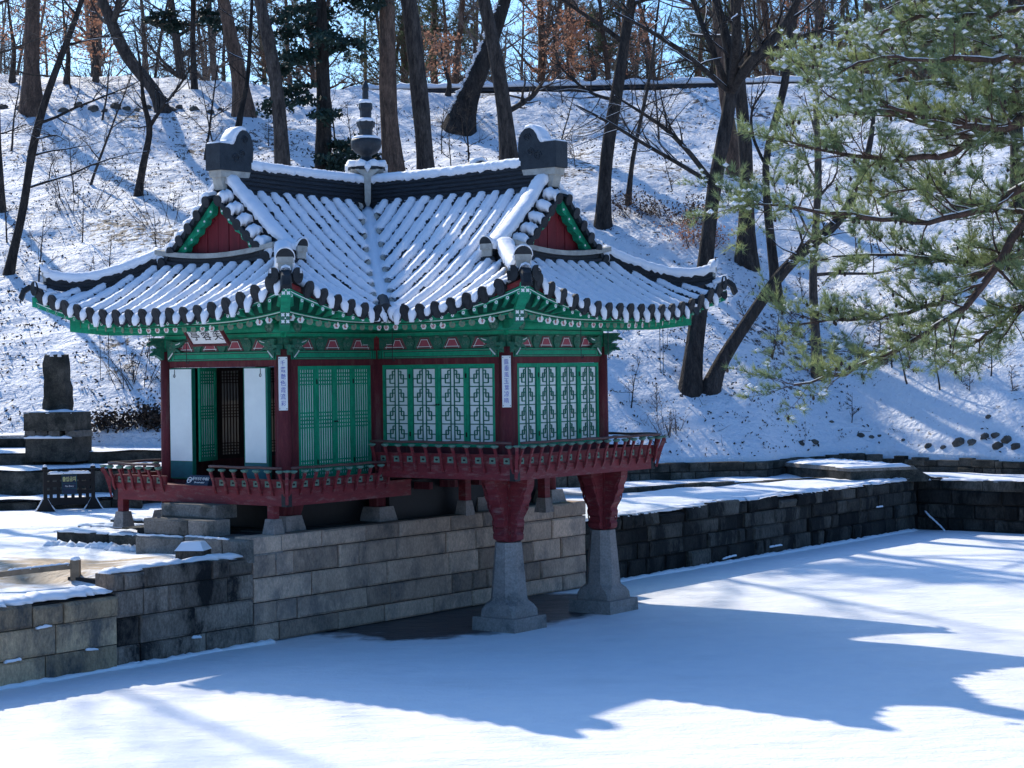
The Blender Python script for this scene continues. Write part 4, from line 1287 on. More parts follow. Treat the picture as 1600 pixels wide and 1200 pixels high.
# pale mortar plugs where the cut tiles meet the valley
m = MB()
for w, sg in ((WA, 1), (WB, -1)):
    n = int((w.ae - .20 - .32) / PITCH); off = w.ae - .20 - n * PITCH
    for i in range(n + 1):
        a = off + i * PITCH
        if HE - a > 0.02:
            c = w.main(a, HE - a + .262, sg)
            m.disc(c + np.array([0, 0, .02]), dv * 1.0, .085, 0, 8, .02)
m.build('mortar_plugs', 'mortar', PAV)['kind'] = 'stuff'

# ---- ridges
def ridge(P, side, w, ht, layers, name, snow_h=.10, snow_w=None, cap_r=None, snow=True, trim=0.0):
    """stack of flat tiles with grooves, a round cap tile and snow; P along the foot of the ridge"""
    P = np.asarray(P); n = len(P)
    S = np.broadcast_to(np.asarray(side, float), P.shape)
    sec = [( -w * 1.25, -.02)]
    zs = np.linspace(.0, ht, layers + 1)
    lft = [(-w * 1.25, -.02)]
    for i in range(layers):
        lft += [(-w * (1.0 if i else 1.18), zs[i]), (-w * (1.0 if i else 1.18), zs[i] + (zs[1] - zs[0]) * .62), (-w * .86, zs[i] + (zs[1] - zs[0]) * .66), (-w * .86, zs[i + 1])]
    top = [(-w * .55, ht + .01), (-w * .35, ht + .06), (0, ht + .085)]
    sec = lft + top + [(-a, b) for a, b in reversed(lft + top[:-1])]
    m = MB(); m.sweep(P, S, np.array([0, 0, 1.0]), np.array(sec))
    o = m.build(name, 'ridge', PAV)
    if snow:
        L = np.concatenate([[0], np.cumsum(np.linalg.norm(np.diff(P, axis=0), axis=1))])
        k = max(8, int(L[-1] / .06)); u = np.linspace(0, L[-1] - trim, k)
        Q = np.stack([np.interp(u, L, P[:, i]) for i in range(3)], 1)
        sw = snow_w or w * 1.1
        wl = sw * RNG.uniform(.88, 1.08, k); wr = sw * RNG.uniform(.88, 1.08, k)
        hh = snow_h * (1 + .10 * RNG.uniform(-1, 1, k)); hh[0] *= .6; hh[-1] *= .6
        b = ht + .0
        sec = np.stack([np.stack([-wl, b - .02 + .03 * RNG.uniform(-1, 1, k)], 1), np.stack([-wl * .9, b + .06 + .55 * hh], 1), np.stack([-.4 * wl, b + .06 + hh], 1), np.stack([.4 * wr, b + .06 + hh], 1), np.stack([.9 * wr, b + .06 + .55 * hh], 1), np.stack([wr, b - .02 + .03 * RNG.uniform(-1, 1, k)], 1)], 1)
        m = MB(); m.sweep(Q, np.broadcast_to(np.asarray(side, float), Q.shape), np.array([0, 0, 1.0]), sec)
        m.build('ridge_snow', 'snow', o, True)
    return o
RZ = 8.16                                      # foot of the main ridge at the crossing
def ridge_z(f): return RZ + .06 + .07 * f ** 2.0
for w in (WA, WB, WN):
    a1 = w.af - .28
    P = [w.p(a, 0, ridge_z(a / 4.4)) for a in np.linspace(.16, a1, 20)]
    ridge(P, (*w.lt, 0), .155, .50, 6, 'main_ridge', .11, .19, trim=.36)
    # ornament at the end of the ridge: block with a rounded lobe towards the middle
    z = ridge_z(a1 / 4.4) + .40
    prof = [(-.34, 0), (.50, 0), (.50, .50), (.12, .50), (.07, .56), (.03, .66), (-.04, .75), (-.14, .80), (-.25, .79), (-.34, .72), (-.40, .60), (-.42, .45), (-.41, .28), (-.38, .12)]
    F = Face(w.ax * a1, w.ax, w.lt, 1)
    m = MB(); m.fpoly(F, [(a, z + b) for a, b in prof], -.17, .17)
    m.fpoly(F, [(.22, z), (.505, z), (.505, z + .505), (.22, z + .505)], -.19, .19)
    for n_ in (-.172, .172):
        for cx, cz, r in ((-.2, .62, .09), (-.12, .34, .08), (.05, .25, .10)):
            m.tube([F(cx + r * (1 - q / 16) * math.cos(q * .8), n_, z + cz + r * (1 - q / 16) * math.sin(q * .8)) for q in range(13)], .016, 5)
    o = m.build('ridge_ornament', 'ornament', PAV)
    c = MB(); c.fpoly(F, [(-.30, z - .11), (.44, z - .13), (.46, z + .002), (-.34, z + .002)], -.16, .16)
    c.fpoly(F, [(.12, z - .36), (.34, z - .36), (.42, z - .12), (.04, z - .12)], -.12, .12); c.build('mortar_bed', 'mortar', o)
    s = MB()
    top = [(.50, .51), (.30, .51), (.13, .52), (.08, .58), (.03, .68), (-.04, .77), (-.14, .82), (-.25, .81), (-.33, .74)]
    P = np.array([F(a, 0, z + b) for a, b in top]); t = nrm(P); S = np.broadcast_to(np.array([*w.lt, 0.0]), P.shape)
    U = np.cross(S, t); U *= np.sign(U[:, 2:3] + 1e-6)
    wv = np.array([.17, .18, .18, .17, .17, .17, .16, .15, .08]); hv = np.array([.03, .06, .09, .11, .09, .08, .075, .06, .02])
    sec = np.stack([np.stack([-wv, 0 * wv - .015], 1), np.stack([-.85 * wv, .8 * hv], 1), np.stack([.85 * wv, .8 * hv], 1), np.stack([wv, 0 * wv - .015], 1)], 1)
    s.sweep(P, S, U, sec); s.build('ornament_snow', 'snow', o, True)

# finial on the crossing of the ridges: turned clay in four tiers
zf = ridge_z(0) + .91
FS = 1.13
m = MB()
m.lathe([(r_ * FS, z_ * FS) for r_, z_ in [(.18, -.40), (.22, .0), (.20, .05), (.10, .11), (.10, .15), (.20, .20), (.275, .29), (.285, .40), (.27, .45), (.20, .46)]], (0, 0, zf), 20)
base = m.build('finial', 'ornament', PAV, True)
m = MB(); m.lathe([(r_ * FS, z_ * FS) for r_, z_ in [(.12, .44), (.125, .63), (.165, .70), (.175, .76), (.16, .79), (.10, .80)]], (0, 0, zf), 8); m.build('finial_tier', 'ornament', base)
m = MB(); m.lathe([(r_ * FS, z_ * FS) for r_, z_ in [(.105, .79), (.105, .97), (.13, 1.02), (.125, 1.11), (.08, 1.13)]], (0, 0, zf), 8); m.build('finial_tier', 'ornament', base)
m = MB(); m.lathe([(r_ * FS, z_ * FS) for r_, z_ in [(.055, 1.12), (.058, 1.30), (.052, 1.33), (.068, 1.39), (.05, 1.46), (.012, 1.53)]], (0, 0, zf), 8); m.build('finial_tip', 'ornament', base)
m = MB()
for r, z in ((.285, .455), (.185, .785), (.140, 1.125)):
    m.lathe([(r, -.02), (r * 1.02, .02), (r * .85, .055), (.03, .06)], (0, 0, zf + z * FS), 16)
m.build('finial_snow', 'snow', base, True)['kind'] = 'stuff'
# round tile ends and mortar clustered round the foot of the finial
m = MB(); s = MB(); mo = MB()
for k in range(4):
    for off in (-.36, .36):
        t_ = -math.pi / 4 + k * math.pi / 2 + off
        d = np.array([math.cos(t_), math.sin(t_), 0]); sd = np.array([-d[1], d[0], 0])
        c = np.array([0, 0, zf - .10]) + d * .12
        m.sweep([c, c + d * .26 + np.array([0, 0, -.02])], sd, np.array([0, 0, 1.0]), np.array(TUBE) * 1.05)
        q = MB()
        s.sweep([c, c + d * .14, c + d * .29], sd, np.array([0, 0, 1.0]), np.array([(-.115, .02), (-.09, .12), (0, .165), (.09, .12), (.115, .02)]))
    t_ = -math.pi / 4 + k * math.pi / 2
    d = np.array([math.cos(t_), math.sin(t_), 0]); sd = np.array([-d[1], d[0], 0])
    c = np.array([0, 0, zf - .06]) + d * .24
    mo.sweep([c - d * .08, c + d * .10], sd, np.array([0, 0, 1.0]), np.array([(-.26, -.08), (-.07, -.24), (-.06, -.75), (.0, -.95), (.06, -.75), (.07, -.24), (.26, -.08)]))
    s.sweep([c + d * .0, c + d * .20], sd, np.array([0, 0, 1.0]), np.array([(-.07, -.04), (0, .05), (.07, -.04), (0, -.16)]))
m.build('finial_tiles', 'tile', base); s.build('finial_tile_snow', 'snow', base, True); mo.build('finial_mortar', 'mortar', base)

def horn(P, d, sd, w, name='ridge_end'):
    """upturned end of a descending or hip ridge: mortar block and an arched face tile"""
    d = np.array([*d, 0.0]); d /= np.linalg.norm(d); sd = np.array([*sd, 0.0]); sd /= np.linalg.norm(sd)
    up = np.array([0, 0, 1.0])
    a = np.linspace(0, math.pi, 12)
    arch = [(w * math.cos(q), .02 + w * 1.12 * math.sin(q)) for q in a]
    m = MB(); m.sweep([P - d * .04 , P + d * .02 + up * .0], sd, up + d * .30, np.array(arch)); o = m.build(name, 'tile', PAV)
    m = MB(); m.sweep([P - d * .05, P + d * .010], sd, up, np.array([(-w * .75, -.20), (-w * .80, .02), (w * .80, .02), (w * .75, -.20)]))
    m.sweep([P - d * .0, P + d * .03], sd, up, np.array([(-w * .92, -.075), (-w * .85, .045), (w * .85, .045), (w * .92, -.075)])); m.build('mortar_bed', 'mortar', o)
    s = MB(); P2 = np.array([P - d * .12 - up * .02, P - d * .04 - up * .0, P + d * .03 + up * .015])
    arch2 = [(w * 1.06 * math.cos(q), .0 + w * (1.20 + .0) * math.sin(q)) for q in a]
    inner = [(w * .98 * math.cos(q), .0 + w * 1.0 * math.sin(q)) for q in a[::-1]]
    s.sweep(P2, sd, up + d * .30, np.array(arch2 + inner)); s.build('ridge_end_snow', 'snow', o, True)
    return o
for w in (WA, WB, WN):
    ad = w.af - .16
    for sg in (-1, 1):
        lt = w.lt * sg
        # ridge running down the main slope beside the gable
        ee = np.linspace(HE - .12, w.eg - .30, 18)
        P = np.array([w.main(ad, e, sg, .02) for e in ee])
        P[-3:, 2] += np.array([.02, .06, .12])
        ridge(P, (*w.ax, 0), .135, .22, 3, 'descending_ridge', .10, .175)
        horn(P[-1] + np.array([0, 0, .26]) + np.array([*lt, 0]) * .02, lt, w.ax, .15)
        # hip ridge out to the corner
        f = np.linspace(0, 1, 18)
        dd = w.eg - .05 - (w.eg - .05 - .20) * f                # distance from both eaves
        P = np.array([w.p(w.ae - e, sg * (HE - e), roofz(e, e) + .03) for e in dd])
        P[:, 2] += .10 * np.clip((f - .55) / .45, 0, 1) ** 2
        sdv = (w.ax - lt) / math.sqrt(2)
        dgo = (w.ax + lt) / math.sqrt(2)
        ridge(P, (*sdv, 0), .125, .20, 3, 'hip_ridge', .10, .165)
        horn(P[-1] + np.array([0, 0, .25]), dgo, sdv, .165)
        # the two round tiles under it at the very corner
        for k in (-1, 0, 1):
            c = w.p(w.ae - .02, sg * (HE - .02), roofz(0, 0) + .03)
            d3 = np.array([*dgo, 0.0]); s3 = np.array([*sdv, 0.0])
            m = MB()
            st = c - d3 * (.42 - .1 * abs(k)) + s3 * .17 * k + np.array([0, 0, -.10]); en = c + d3 * (.02 - .12 * abs(k)) + s3 * .20 * k + np.array([0, 0, .03 - .04 * abs(k)])
            m.sweep([st, en], s3, np.array([0, 0, 1.0]), np.array(TUBE))
            if k: m.disc(en, d3 + s3 * k * .8, .115, 0, 14, .03, squash=1.25)
            else: m.sweep([en - d3 * .05, en + d3 * .10 - np.array([0, 0, .10]), en + d3 * .16 - np.array([0, 0, .26])], s3, np.array([0, 0, 1.0]) + d3, np.array([(-.10, -.02), (-.07, .05), (.07, .05), (.10, -.02)]))
            o = m.build('corner_tile', 'tile', PAV)
            s = MB(); s.sweep(np.array([st + (en - st) * q for q in (0, .35, .7, 1.0)]), s3, np.array([0, 0, 1.0]), np.array([(-.095, .04), (-.075, .115), (0, .145), (.075, .115), (.095, .04)]))
            s.build('corner_tile_snow', 'snow', o, True)
    # gable: red boards, green stepped verge, short tile courses over its edge
    gz0 = roofz(w.eg, 9)
    F = Face(w.ax * (w.af - .06), w.lt, w.ax, 1)
    def slope_z(l): return roofz(HE - abs(l), 9)
    nb_ = 11; hw = HE - w.eg
    for i in range(nb_):
        l0 = -hw + 2 * hw * i / nb_; l1 = -hw + 2 * hw * (i + 1) / nb_
        m = MB(); g = .008
        m.fpoly(F, [(l0 + g, gz0 + .04), (l1 - g, gz0 + .04), (l1 - g, max(gz0 + .05, slope_z(l1) - .02)), (l0 + g, max(gz0 + .05, slope_z(l0) - .02))], -.02, .02 + .008 * (i % 2))
        m.build('gable_board', 'gred', PAV)
    m = MB()
    for sg in (-1, 1):     # cross batten with studs
        p0, p1 = np.array([sg * .25, gz0 + .85]), np.array([sg * 1.25, gz0 + .08])
        q = np.array([.07, .09]) * [sg, 1]
        m.fpoly(F, [tuple(p0 - q * .5), tuple(p1 - q * .5), tuple(p1 + q * .5), tuple(p0 + q * .5)][::sg], .02, .045, 0)
        for f in (.15, .45, .75):
            c = p0 + (p1 - p0) * f + np.array([sg * .16, .05])
            m.add([F(c[0] - .045, .03, c[1] - .04), F(c[0] + .045, .03, c[1] - .04), F(c[0], .03, c[1] + .05), F(c[0], .075, c[1] - .01)], [(0, 1, 3), (1, 2, 3), (2, 0, 3)], 1)
    m.build('gable_batten', ['gred', 'iron'], PAV)
    m = MB(); m.sweep([F(l, .20, gz0 + .13 + .14 * (abs(l) / hw) ** 2) for l in np.linspace(-hw, hw, 14)], (*w.ax, 0), (0, 0, 1.0), np.array([(-.2, -.06), (.14, -.06), (.14, .03), (-.2, .05)])); m.build('gable_sill', 'mortar', PAV)
    # ridge of flat tiles along the foot of the gable
    P = [w.p(w.ae - w.eg + .10, l, roofz(w.eg - .10, 9) + .14 * (abs(l) / hw) ** 2 - .0) for l in np.linspace(-hw - .05, hw + .05, 14)]
    ridge(P, (*w.ax, 0), .11, .15, 2, 'gable_foot_ridge', snow=False)
    for sg in (-1, 1):
        lt3 = np.array([*(w.lt * sg), 0.0]); ax3 = np.array([*w.ax, 0.0])
        n = 6
        for i in range(n):
            l = .16 + (hw - .20) * i / (n - .4)
            e = HE - l
            c = w.p(ad + .14, sg * l, roofz(e, 9) - .06)
            P = np.array([c, c + ax3 * .13 + np.array([0, 0, -.015]), c + ax3 * .27 + np.array([0, 0, -.05])])
            tl = np.array(w.main(ad, e - .1, sg)) - np.array(w.main(ad, e + .1, sg)); tl /= np.linalg.norm(tl)
            U = np.cross(tl, ax3); U *= np.sign(U[2])
            m = MB(); m.sweep(P, tl, U, np.array(TUBE) * .95)
            m.disc(P[-1], ax3 + np.array([0, 0, -.3]), .10, 0, 14, .035, squash=1.1)
            o = m.build('verge_tile', 'tile', PAV)
            # lip tile between two courses
            lp = MB(); c2 = P[-1] + tl * .19
            lp.sweep([c2 - ax3 * .02, c2 + ax3 * .02], tl, U, np.array([(-.12, .04), (-.10, -.02), (0, -.06), (.10, -.02), (.12, .04)])); lp.sweep([c2 - ax3 * .25, c2], tl, U, np.array([(-.1, -.02), (.1, -.02), (.1, .02), (-.1, .02)]))
            lp.build('lip_tile', 'tile', o)
            s = MB(); k = 9
            Q = np.array([P[0] + (P[2] - P[0]) * f + np.array([0, 0, .02 * math.sin(f * 3)]) for f in np.linspace(-.05, 1.04, k)])
            ww = .105 * RNG.uniform(.75, 1.3, k); hh = .075 * RNG.uniform(.7, 1.3, k); hh[0] *= .5
            sh = RNG.uniform(-.02, .05)
            sec = np.stack([np.stack([-ww, .05 + 0 * ww], 1), np.stack([-.8 * ww, .10 + .7 * hh], 1), np.stack([0 * ww + sh, .12 + hh], 1), np.stack([.8 * ww, .09 + .7 * hh], 1), np.stack([1.15 * ww, .02 + 0 * ww], 1)], 1)
            s.sweep(Q, tl, U, sec); s.build('verge_snow', 'snow', o, True)
        # green verge: little rafters stepping down beside the red boards
        for i in range(9):
            l0 = .10 + (hw + .02) * i / 9; l1 = .10 + (hw + .02) * (i + 1) / 9
            za, zb = slope_z(l0) - .15, slope_z(l1) - .15
            p = [(sg * l0, za), (sg * l1, zb), (sg * (l1 - .01), zb - .15), (sg * (l0 + .03), zb - .09), (sg * l0, zb - .03)]
            m = MB(); m.fpoly(F, p[::sg], .06, .20, 0)
            m.disc(F(sg * (l0 + .05), .202, zb - .03), ax3, .022, 1, 8, .01)
            m.build('verge_rafter', ['green', 'white'], PAV)

# ---- eaves underneath: boards, round rafters, square flying rafters, painted fascia lines
def zs(n, s, L, c0, c1):
    d = 99
    if c0: d = min(d, s + OV)
    if c1: d = min(d, L + OV - s)
    base = 5.86 - .155 * n if n < 1.25 else 5.666 + .075 * (n - 1.25) / .55
    return base + .50 * max(0, 1 - d / 2.7) ** 2 * (max(n, 0) / 1.8) ** 1.3
def eave(F, L, c0, c1):
    Z = lambda s, n: zs(n, s, L, c0, c1)
    lim = lambda n: ((-n if c0 else n), (L + n if c1 else L - n))
    def bow(s):   # eaves swing out a little towards the corners
        d = 99
        if c0: d = min(d, s + OV)
        if c1: d = min(d, L + OV - s)
        return .05 * max(0, 1 - d / 2.2) ** 2
    # soffit boards
    m = MB(); rows = []
    for n in (-.02, .4, .8, 1.2, 1.26, 1.5, 1.80):
        a, b = lim(max(n, 0)); rows.append([F(a + (b - a) * t, n, Z(a + (b - a) * t, n) + (.045 if n < 1.25 else .10)) for t in np.linspace(0, 1, 40)])
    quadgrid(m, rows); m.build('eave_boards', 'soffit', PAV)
    def strip(name, n, zo, hgt, th, mats):
        a, b = lim(n)
        t = np.linspace(a, b, 40)
        P = np.array([F(s, n, Z(s, n) + zo) for s in t])
        nd = np.array([*F.nd, 0.0])
        m = MB()
        m.sweep(P, nd, np.array([0, 0, 1.0]), np.array([(0, 0), (th, 0), (th, hgt), (0, hgt)]), 0)
        for z0, z1, mi in ((.26, .44, 1), (.60, .76, 2)):
            m.sweep(P, nd, np.array([0, 0, 1.0]), np.array([(th - .002, hgt * z0), (th + .003, hgt * z0), (th + .003, hgt * z1), (th - .002, hgt * z1)]), mi)
        m.build(name, mats, PAV)
    strip('rafter_fascia', 1.20, .0, .085, .055, ['green', 'black', 'white'])
    strip('eave_fascia', 1.76, .035, .070, .05, ['green', 'white', 'black'])
    # reddish board up to the tiles, seen between their ends
    a, b = lim(1.76); t = np.linspace(a, b, 40)
    m = MB(); m.sweep(np.array([F(s, 1.74, Z(s, 1.76) + .10) for s in t]), np.array([*F.nd, 0.0]), np.array([0, 0, 1.0]), np.array([(0, 0), (.03, 0), (.03, .13), (0, .13)])); m.build('tile_batten', 'red', PAV)
    # rafters
    a, b = lim(1.22)
    a += .14 if c0 else .12; b -= .14 if c1 else .12
    n = int(round((b - a) / .235))
    for i in range(n + 1):
        s = a + (b - a) * i / n
        s0 = s
        if c0 and s < .9: s0 = .9 + (s - .9) * .42
        if c1 and s > L - .9: s0 = L - .9 + (s - L + .9) * .42
        za, zb = Z(s0, 0) - .045, Z(s, 1.2) - .03
        A, B = np.array(F(s0, -.05, za)), np.array(F(s, 1.24, zb))
        m = MB(); m.tube([A, (A + B) / 2, B], .056, 8)
        o = m.build('rafter', 'green', PAV, True)
        d = (B - A) / np.linalg.norm(B - A)
        e = MB()
        fresh = RNG.random() < .48
        e.disc(B, d, .062, 0, 12, .008, wob=.08 if fresh else 0)
        if fresh:
            for q in range(6):
                t_ = q * math.pi / 3
                sd = np.array([*F.sd, 0])
                c = B + d * .008 + sd * .026 * math.cos(t_) + np.array([0, 0, .026 * math.sin(t_)])
                e.disc(c, d, .012, 1, 6, .003)
            e.disc(B + d * .008, d, .010, 1, 6, .004)
        else: e.disc(B + d * .006, d, .030, 1, 8, .004)
        e.build('rafter_end', ['white', 'flower'] if fresh else ['faded', 'cap'], o)
    # flying rafters above them
    a, b = lim(1.78)
    a += .13 if c0 else .10; b -= .13 if c1 else .10
    n = int(round((b - a) / .255))
    for i in range(n + 1):
        s = a + (b - a) * i / n
        s0 = s
        if c0 and s < .9: s0 = .9 + (s - .9) * .66
        if c1 and s > L - .9: s0 = L - .9 + (s - L + .9) * .66
        A, B = np.array(F(s0, 1.0, Z(s0, 1.0) + .115)), np.array(F(s, 1.785, Z(s, 1.785) + .0))
        d = (B - A) / np.linalg.norm(B - A)
        sd = np.array([*F.sd, 0.0])
        m = MB(); m.sweep([A, B], sd, np.array([0, 0, 1.0]), np.array([(-.042, -.04), (.042, -.04), (.042, .045), (-.042, .045)]))
        o = m.build('flying_rafter', 'green', PAV)
        e = MB()
        for q in range(6):
            t_ = q * math.pi / 3 + .3
            e.disc(B + d * .001 + sd * .024 * math.cos(t_) + np.array([0, 0, .024 * math.sin(t_)]), d, .0135, 0, 6, .004)
        e.disc(B + d * .001, d, .009, 1, 6, .005)
        e.build('rafter_end', ['white', 'black'], o)
eave(FA, FA.L, True, True); eave(FQ, FQ.L, True, False); eave(FP, FP.L, False, True); eave(FB, FB.L, True, True)
def plain_eave(F, L, c0, c1):
    Z = lambda s, n: zs(n, s, L, c0, c1)
    m = MB(); rows = []
    for n in (-.02, .6, 1.2, 1.80):
        a, b = ((-n if c0 else n), (L + n if c1 else L - n)) if n > 0 else (0, L)
        rows.append([F(a + (b - a) * t, n, Z(a + (b - a) * t, n) + .06) for t in np.linspace(0, 1, 24)])
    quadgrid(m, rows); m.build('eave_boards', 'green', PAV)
    a, b = (-1.76 if c0 else 1.76), (L + 1.76 if c1 else L - 1.76)
    m = MB(); m.sweep(np.array([F(s, 1.76, Z(s, 1.76) - .02) for s in np.linspace(a, b, 24)]), np.array([*F.nd, 0.0]), np.array([0, 0, 1.0]), np.array([(0, 0), (.05, 0), (.05, .2), (0, .2)])); m.build('eave_fascia', 'green', PAV)
plain_eave(FW, FW.L, True, True)
plain_eave(FBR, FBR.L, True, False); plain_eave(FN, FN.L, False, True); plain_eave(FN2, FN2.L, True, True)
# corner beams, two tiers, with white flower patterns on their ends
def flower_plate(mb, c, d, sd, w, hgt, mi_w, mi_b):
    up = np.array([0, 0, 1.0])
    mb.sweep([c, c + d * .008], sd, up, np.array([(-w, -hgt), (w, -hgt), (w, hgt), (-w, hgt)]), mi_b)
    for ix in (-1, 1):
        for iz in (-1, 1):
            q = c + d * .008 + sd * ix * w * .5 + up * iz * hgt * .5
            mb.disc(q, d, w * .30, mi_w, 8, .005)
            for k in range(4):
                t_ = k * math.pi / 2 + math.pi / 4
                mb.disc(q + sd * w * .30 * math.cos(t_) + up * w * .30 * math.sin(t_), d, w * .16, mi_w, 6, .004)
    mb.disc(c + d * .008, d, w * .18, mi_w, 6, .005)
for x, y, dx, dy, L_ in ((h, -h - LA, 1, -1, 0), (-h, -h - LA, -1, -1, 0), (h + LB, -h, 1, -1, 0), (h + LB, h, 1, 1, 0)):
    d2 = np.array([dx, dy]) / math.sqrt(2); sd = np.array([-d2[1], d2[0], 0.0]); d = np.array([*d2, 0.0])
    def cp(n, dz): return np.array([x + dx * n, y + dy * n, zs(n, -n, 2, True, False) + dz])
    P = np.array([cp(-.3, -.15), cp(.3, -.12), cp(.8, -.10), cp(1.30, -.10)])
    m = MB(); m.sweep(P, sd, np.array([0, 0, 1.0]), np.array([(-.085, -.12), (.085, -.12), (.085, .12), (-.085, .12)])); o = m.build('corner_beam', 'green', PAV)
    m = MB(); flower_plate(m, P[-1], d, sd, .085, .12, 1, 0); m.build('beam_end', ['dgreen', 'white'], o)
    P = np.array([cp(.7, .10), cp(1.3, .09), cp(1.80, .02)])
    m = MB(); m.sweep(P, sd, np.array([0, 0, 1.0]), np.array([(-.085, -.09), (.085, -.09), (.085, .10), (-.085, .10)])); o = m.build('corner_beam', 'green', PAV)
    m = MB(); flower_plate(m, P[-1], d, sd, .085, .095, 1, 0); m.build('beam_end', ['green', 'white'], o)
    m = MB(); m.add([cp(.2, -.03) + sd * 0, cp(1.05, -.02) + sd * .42, cp(1.05, -.02) - sd * .42], [(0, 1, 2)]); m.build('soffit_plaster', 'mortar', PAV)

# ================================================================== OBJECTS AROUND THE PAVILION
# ---- stone steps up to the entrance
t = empty('stone_steps', W(.1, -5.5, 1.45), -TH, 'two big pale granite blocks stacked as steps before the pavilion entrance', 'stone steps')
def step_block(x0, x1, y0, y1, z0, z1, name='step_stone', mat='step', par=None, snow=True):
    vs, fs = block_mesh(x1 - x0, z1 - z0, y1 - y0, .025, .015)
    m = MB(); m.add([(x0 + v[0], y0 - v[1], z0 + v[2]) for v in vs], fs)
    o = m.build(name, mat, par)
    return o
step_block(-.72, .44, -.22, .40, .40, .69, par=t); step_block(.445, .93, -.20, .40, .40, .69, par=t)
step_block(-.68, .38, .18, .75, .695, .945, par=t); step_block(.385, .76, .18, .75, .695, .945, par=t)

# ---- barrier with its notice
def oriented(name, foot_l, foot_r, label, cat, group=None):
    fl, fr = np.array(foot_l), np.array(foot_r)
    d = fr - fl
    t = empty(name, (fl + fr) / 2, math.atan2(d[1], d[0]), label, cat, group)
    return t, float(np.linalg.norm(d[:2]))
fl = atz(71, 799, 1.50); fr = atz(146, 797, 1.50)
fr[1] = fl[1] + .35; fr[0] = at(146, 797, fr[1])[0]
fl[2] = fr[2] = 1.46
t, Lb = oriented('barrier', fl, fr, 'black wooden barrier with a blue no entry notice in the snow left of the pavilion', 'barrier')
Hb = .96
for s in (-Lb / 2, Lb / 2):
    m = MB(); m.box(s - .045, s + .045, -.045, .045, .02, Hb + .07); o = m.build('post', 'sign_black', t)
    c = MB(); c.lathe([(.03, 0), (.062, .02), (.07, .06), (.05, .10), (.02, .115)], (s, 0, Hb + .06), 10); c.build('post_knob', 'sign_black', o, True)
    c = MB(); c.lathe([(.05, .085), (.055, .11), (.03, .14), (.0, .15)], (s, 0, Hb + .07), 10); c.build('post_snow', 'snow', o, True)
    f = MB(); f.add([(s - .26, -.04, 0), (s + .26, -.04, 0), (s + .18, -.04, .10), (s + .05, -.04, .33), (s - .05, -.04, .33), (s - .18, -.04, .10),
                     (s - .26, .04, 0), (s + .26, .04, 0), (s + .18, .04, .10), (s + .05, .04, .33), (s - .05, .04, .33), (s - .18, .04, .10)],
                    [(5, 4, 3, 2, 1, 0), (6, 7, 8, 9, 10, 11), (0, 1, 7, 6), (1, 2, 8, 7), (2, 3, 9, 8), (3, 4, 10, 9), (4, 5, 11, 10), (5, 0, 6, 11)]); f.build('foot', 'sign_black', t)
    q = MB()
    for sg in (-1, 1): q.tube([(s + sg * .06, -.01, .34), (s + sg * .17, -.01, .14), (s + sg * .25, -.01, .03)], .022, 6)
    q.build('foot_snow', 'snow', t, True)
for z, hh in ((.88, .08), (.69, .07), (.50, .055), (.27, .09)):
    m = MB(); m.box(-Lb / 2 + .045, Lb / 2 - .045, -.03, .03, z - hh, z + hh); m.build('cross_rail', 'sign_black', t)
for i in range(6):
    s = -Lb / 2 + .14 + (Lb - .28) * i / 5
    m = MB(); m.box(s - .04, s + .04, -.022, .022, .33, .86); m.build('slat', 'sign_black', t)
m = MB(); snow_strip(m, line_pts((-Lb / 2 + .06, 0, .955), (Lb / 2 - .06, 0, .955), .05), .045, .05); m.build('rail_snow', 'snow', t, True)
m = MB(); m.box(-.18, .18, -.06, -.034, .44, .92, 0)
for z in (.935, .70, .56, .425): pass
m.box(-.165, .165, -.064, -.0605, .705, .712, 1); m.box(-.165, .165, -.064, -.0605, .575, .582, 1)
for x0, x1, z0, z1 in ((-.18, .18, .912, .92), (-.18, .18, .44, .448), (-.18, -.172, .448, .912), (.172, .18, .448, .912)): m.box(x0, x1, -.063, -.0605, z0, z1, 1)
o = m.build('notice', ['sign_blue', 'teal'], t)
mx = frame_mtx((0, -.062, .805), (1, 0, 0), (0, 0, 1), (0, -1, 0))
text('lettering', '출입금지', .125, 'sign_yellow', mx, o, .72, .003)
text('lettering', 'No Entry', .055, 'white', frame_mtx((0, -.062, .64), (1, 0, 0), (0, 0, 1), (0, -1, 0)), o)

# ---- small notice leaning on the sill of the entrance
P0 = W(-.10, -4.80, 2.712)
t = empty('floor_notice', P0, -TH, 'small dark wedge notice with white lettering on the entrance deck', 'sign')
m = MB(); m.add([(-.30, -.06, 0), (.30, -.06, 0), (.30, .10, 0), (-.30, .10, 0), (-.27, .05, .19), (.27, .05, .19)], [(3, 2, 1, 0), (0, 1, 5, 4), (1, 2, 5), (2, 3, 4, 5), (3, 0, 4)])
o = m.build('board', 'sign_blue', t)
fm = Matrix.Translation((0, -.006, .097)) @ Matrix.Rotation(math.atan2(.19, .11), 4, 'X')
text('lettering', '들어가지 마세요', .075, 'white', fm @ Matrix.Translation((.06, .028, .004)), o, .9)
text('lettering', 'Do not enter', .050, 'white', fm @ Matrix.Translation((.06, -.045, .004)), o)
m = MB()
ring = [tuple(fm @ Vector((-.225 + .055 * math.cos(a), .0 + .055 * math.sin(a), .006))) for a in np.linspace(0, 2 * math.pi, 20)]
m.tube(ring, .009, 5, caps=False)
m.tube([tuple(fm @ Vector((-.28, 0, .006))), tuple(fm @ Vector((-.225, 0, .006))), tuple(fm @ Vector((-.17, 0, .006)))], .009, 5)
m.build('no_entry_mark', 'white', o)

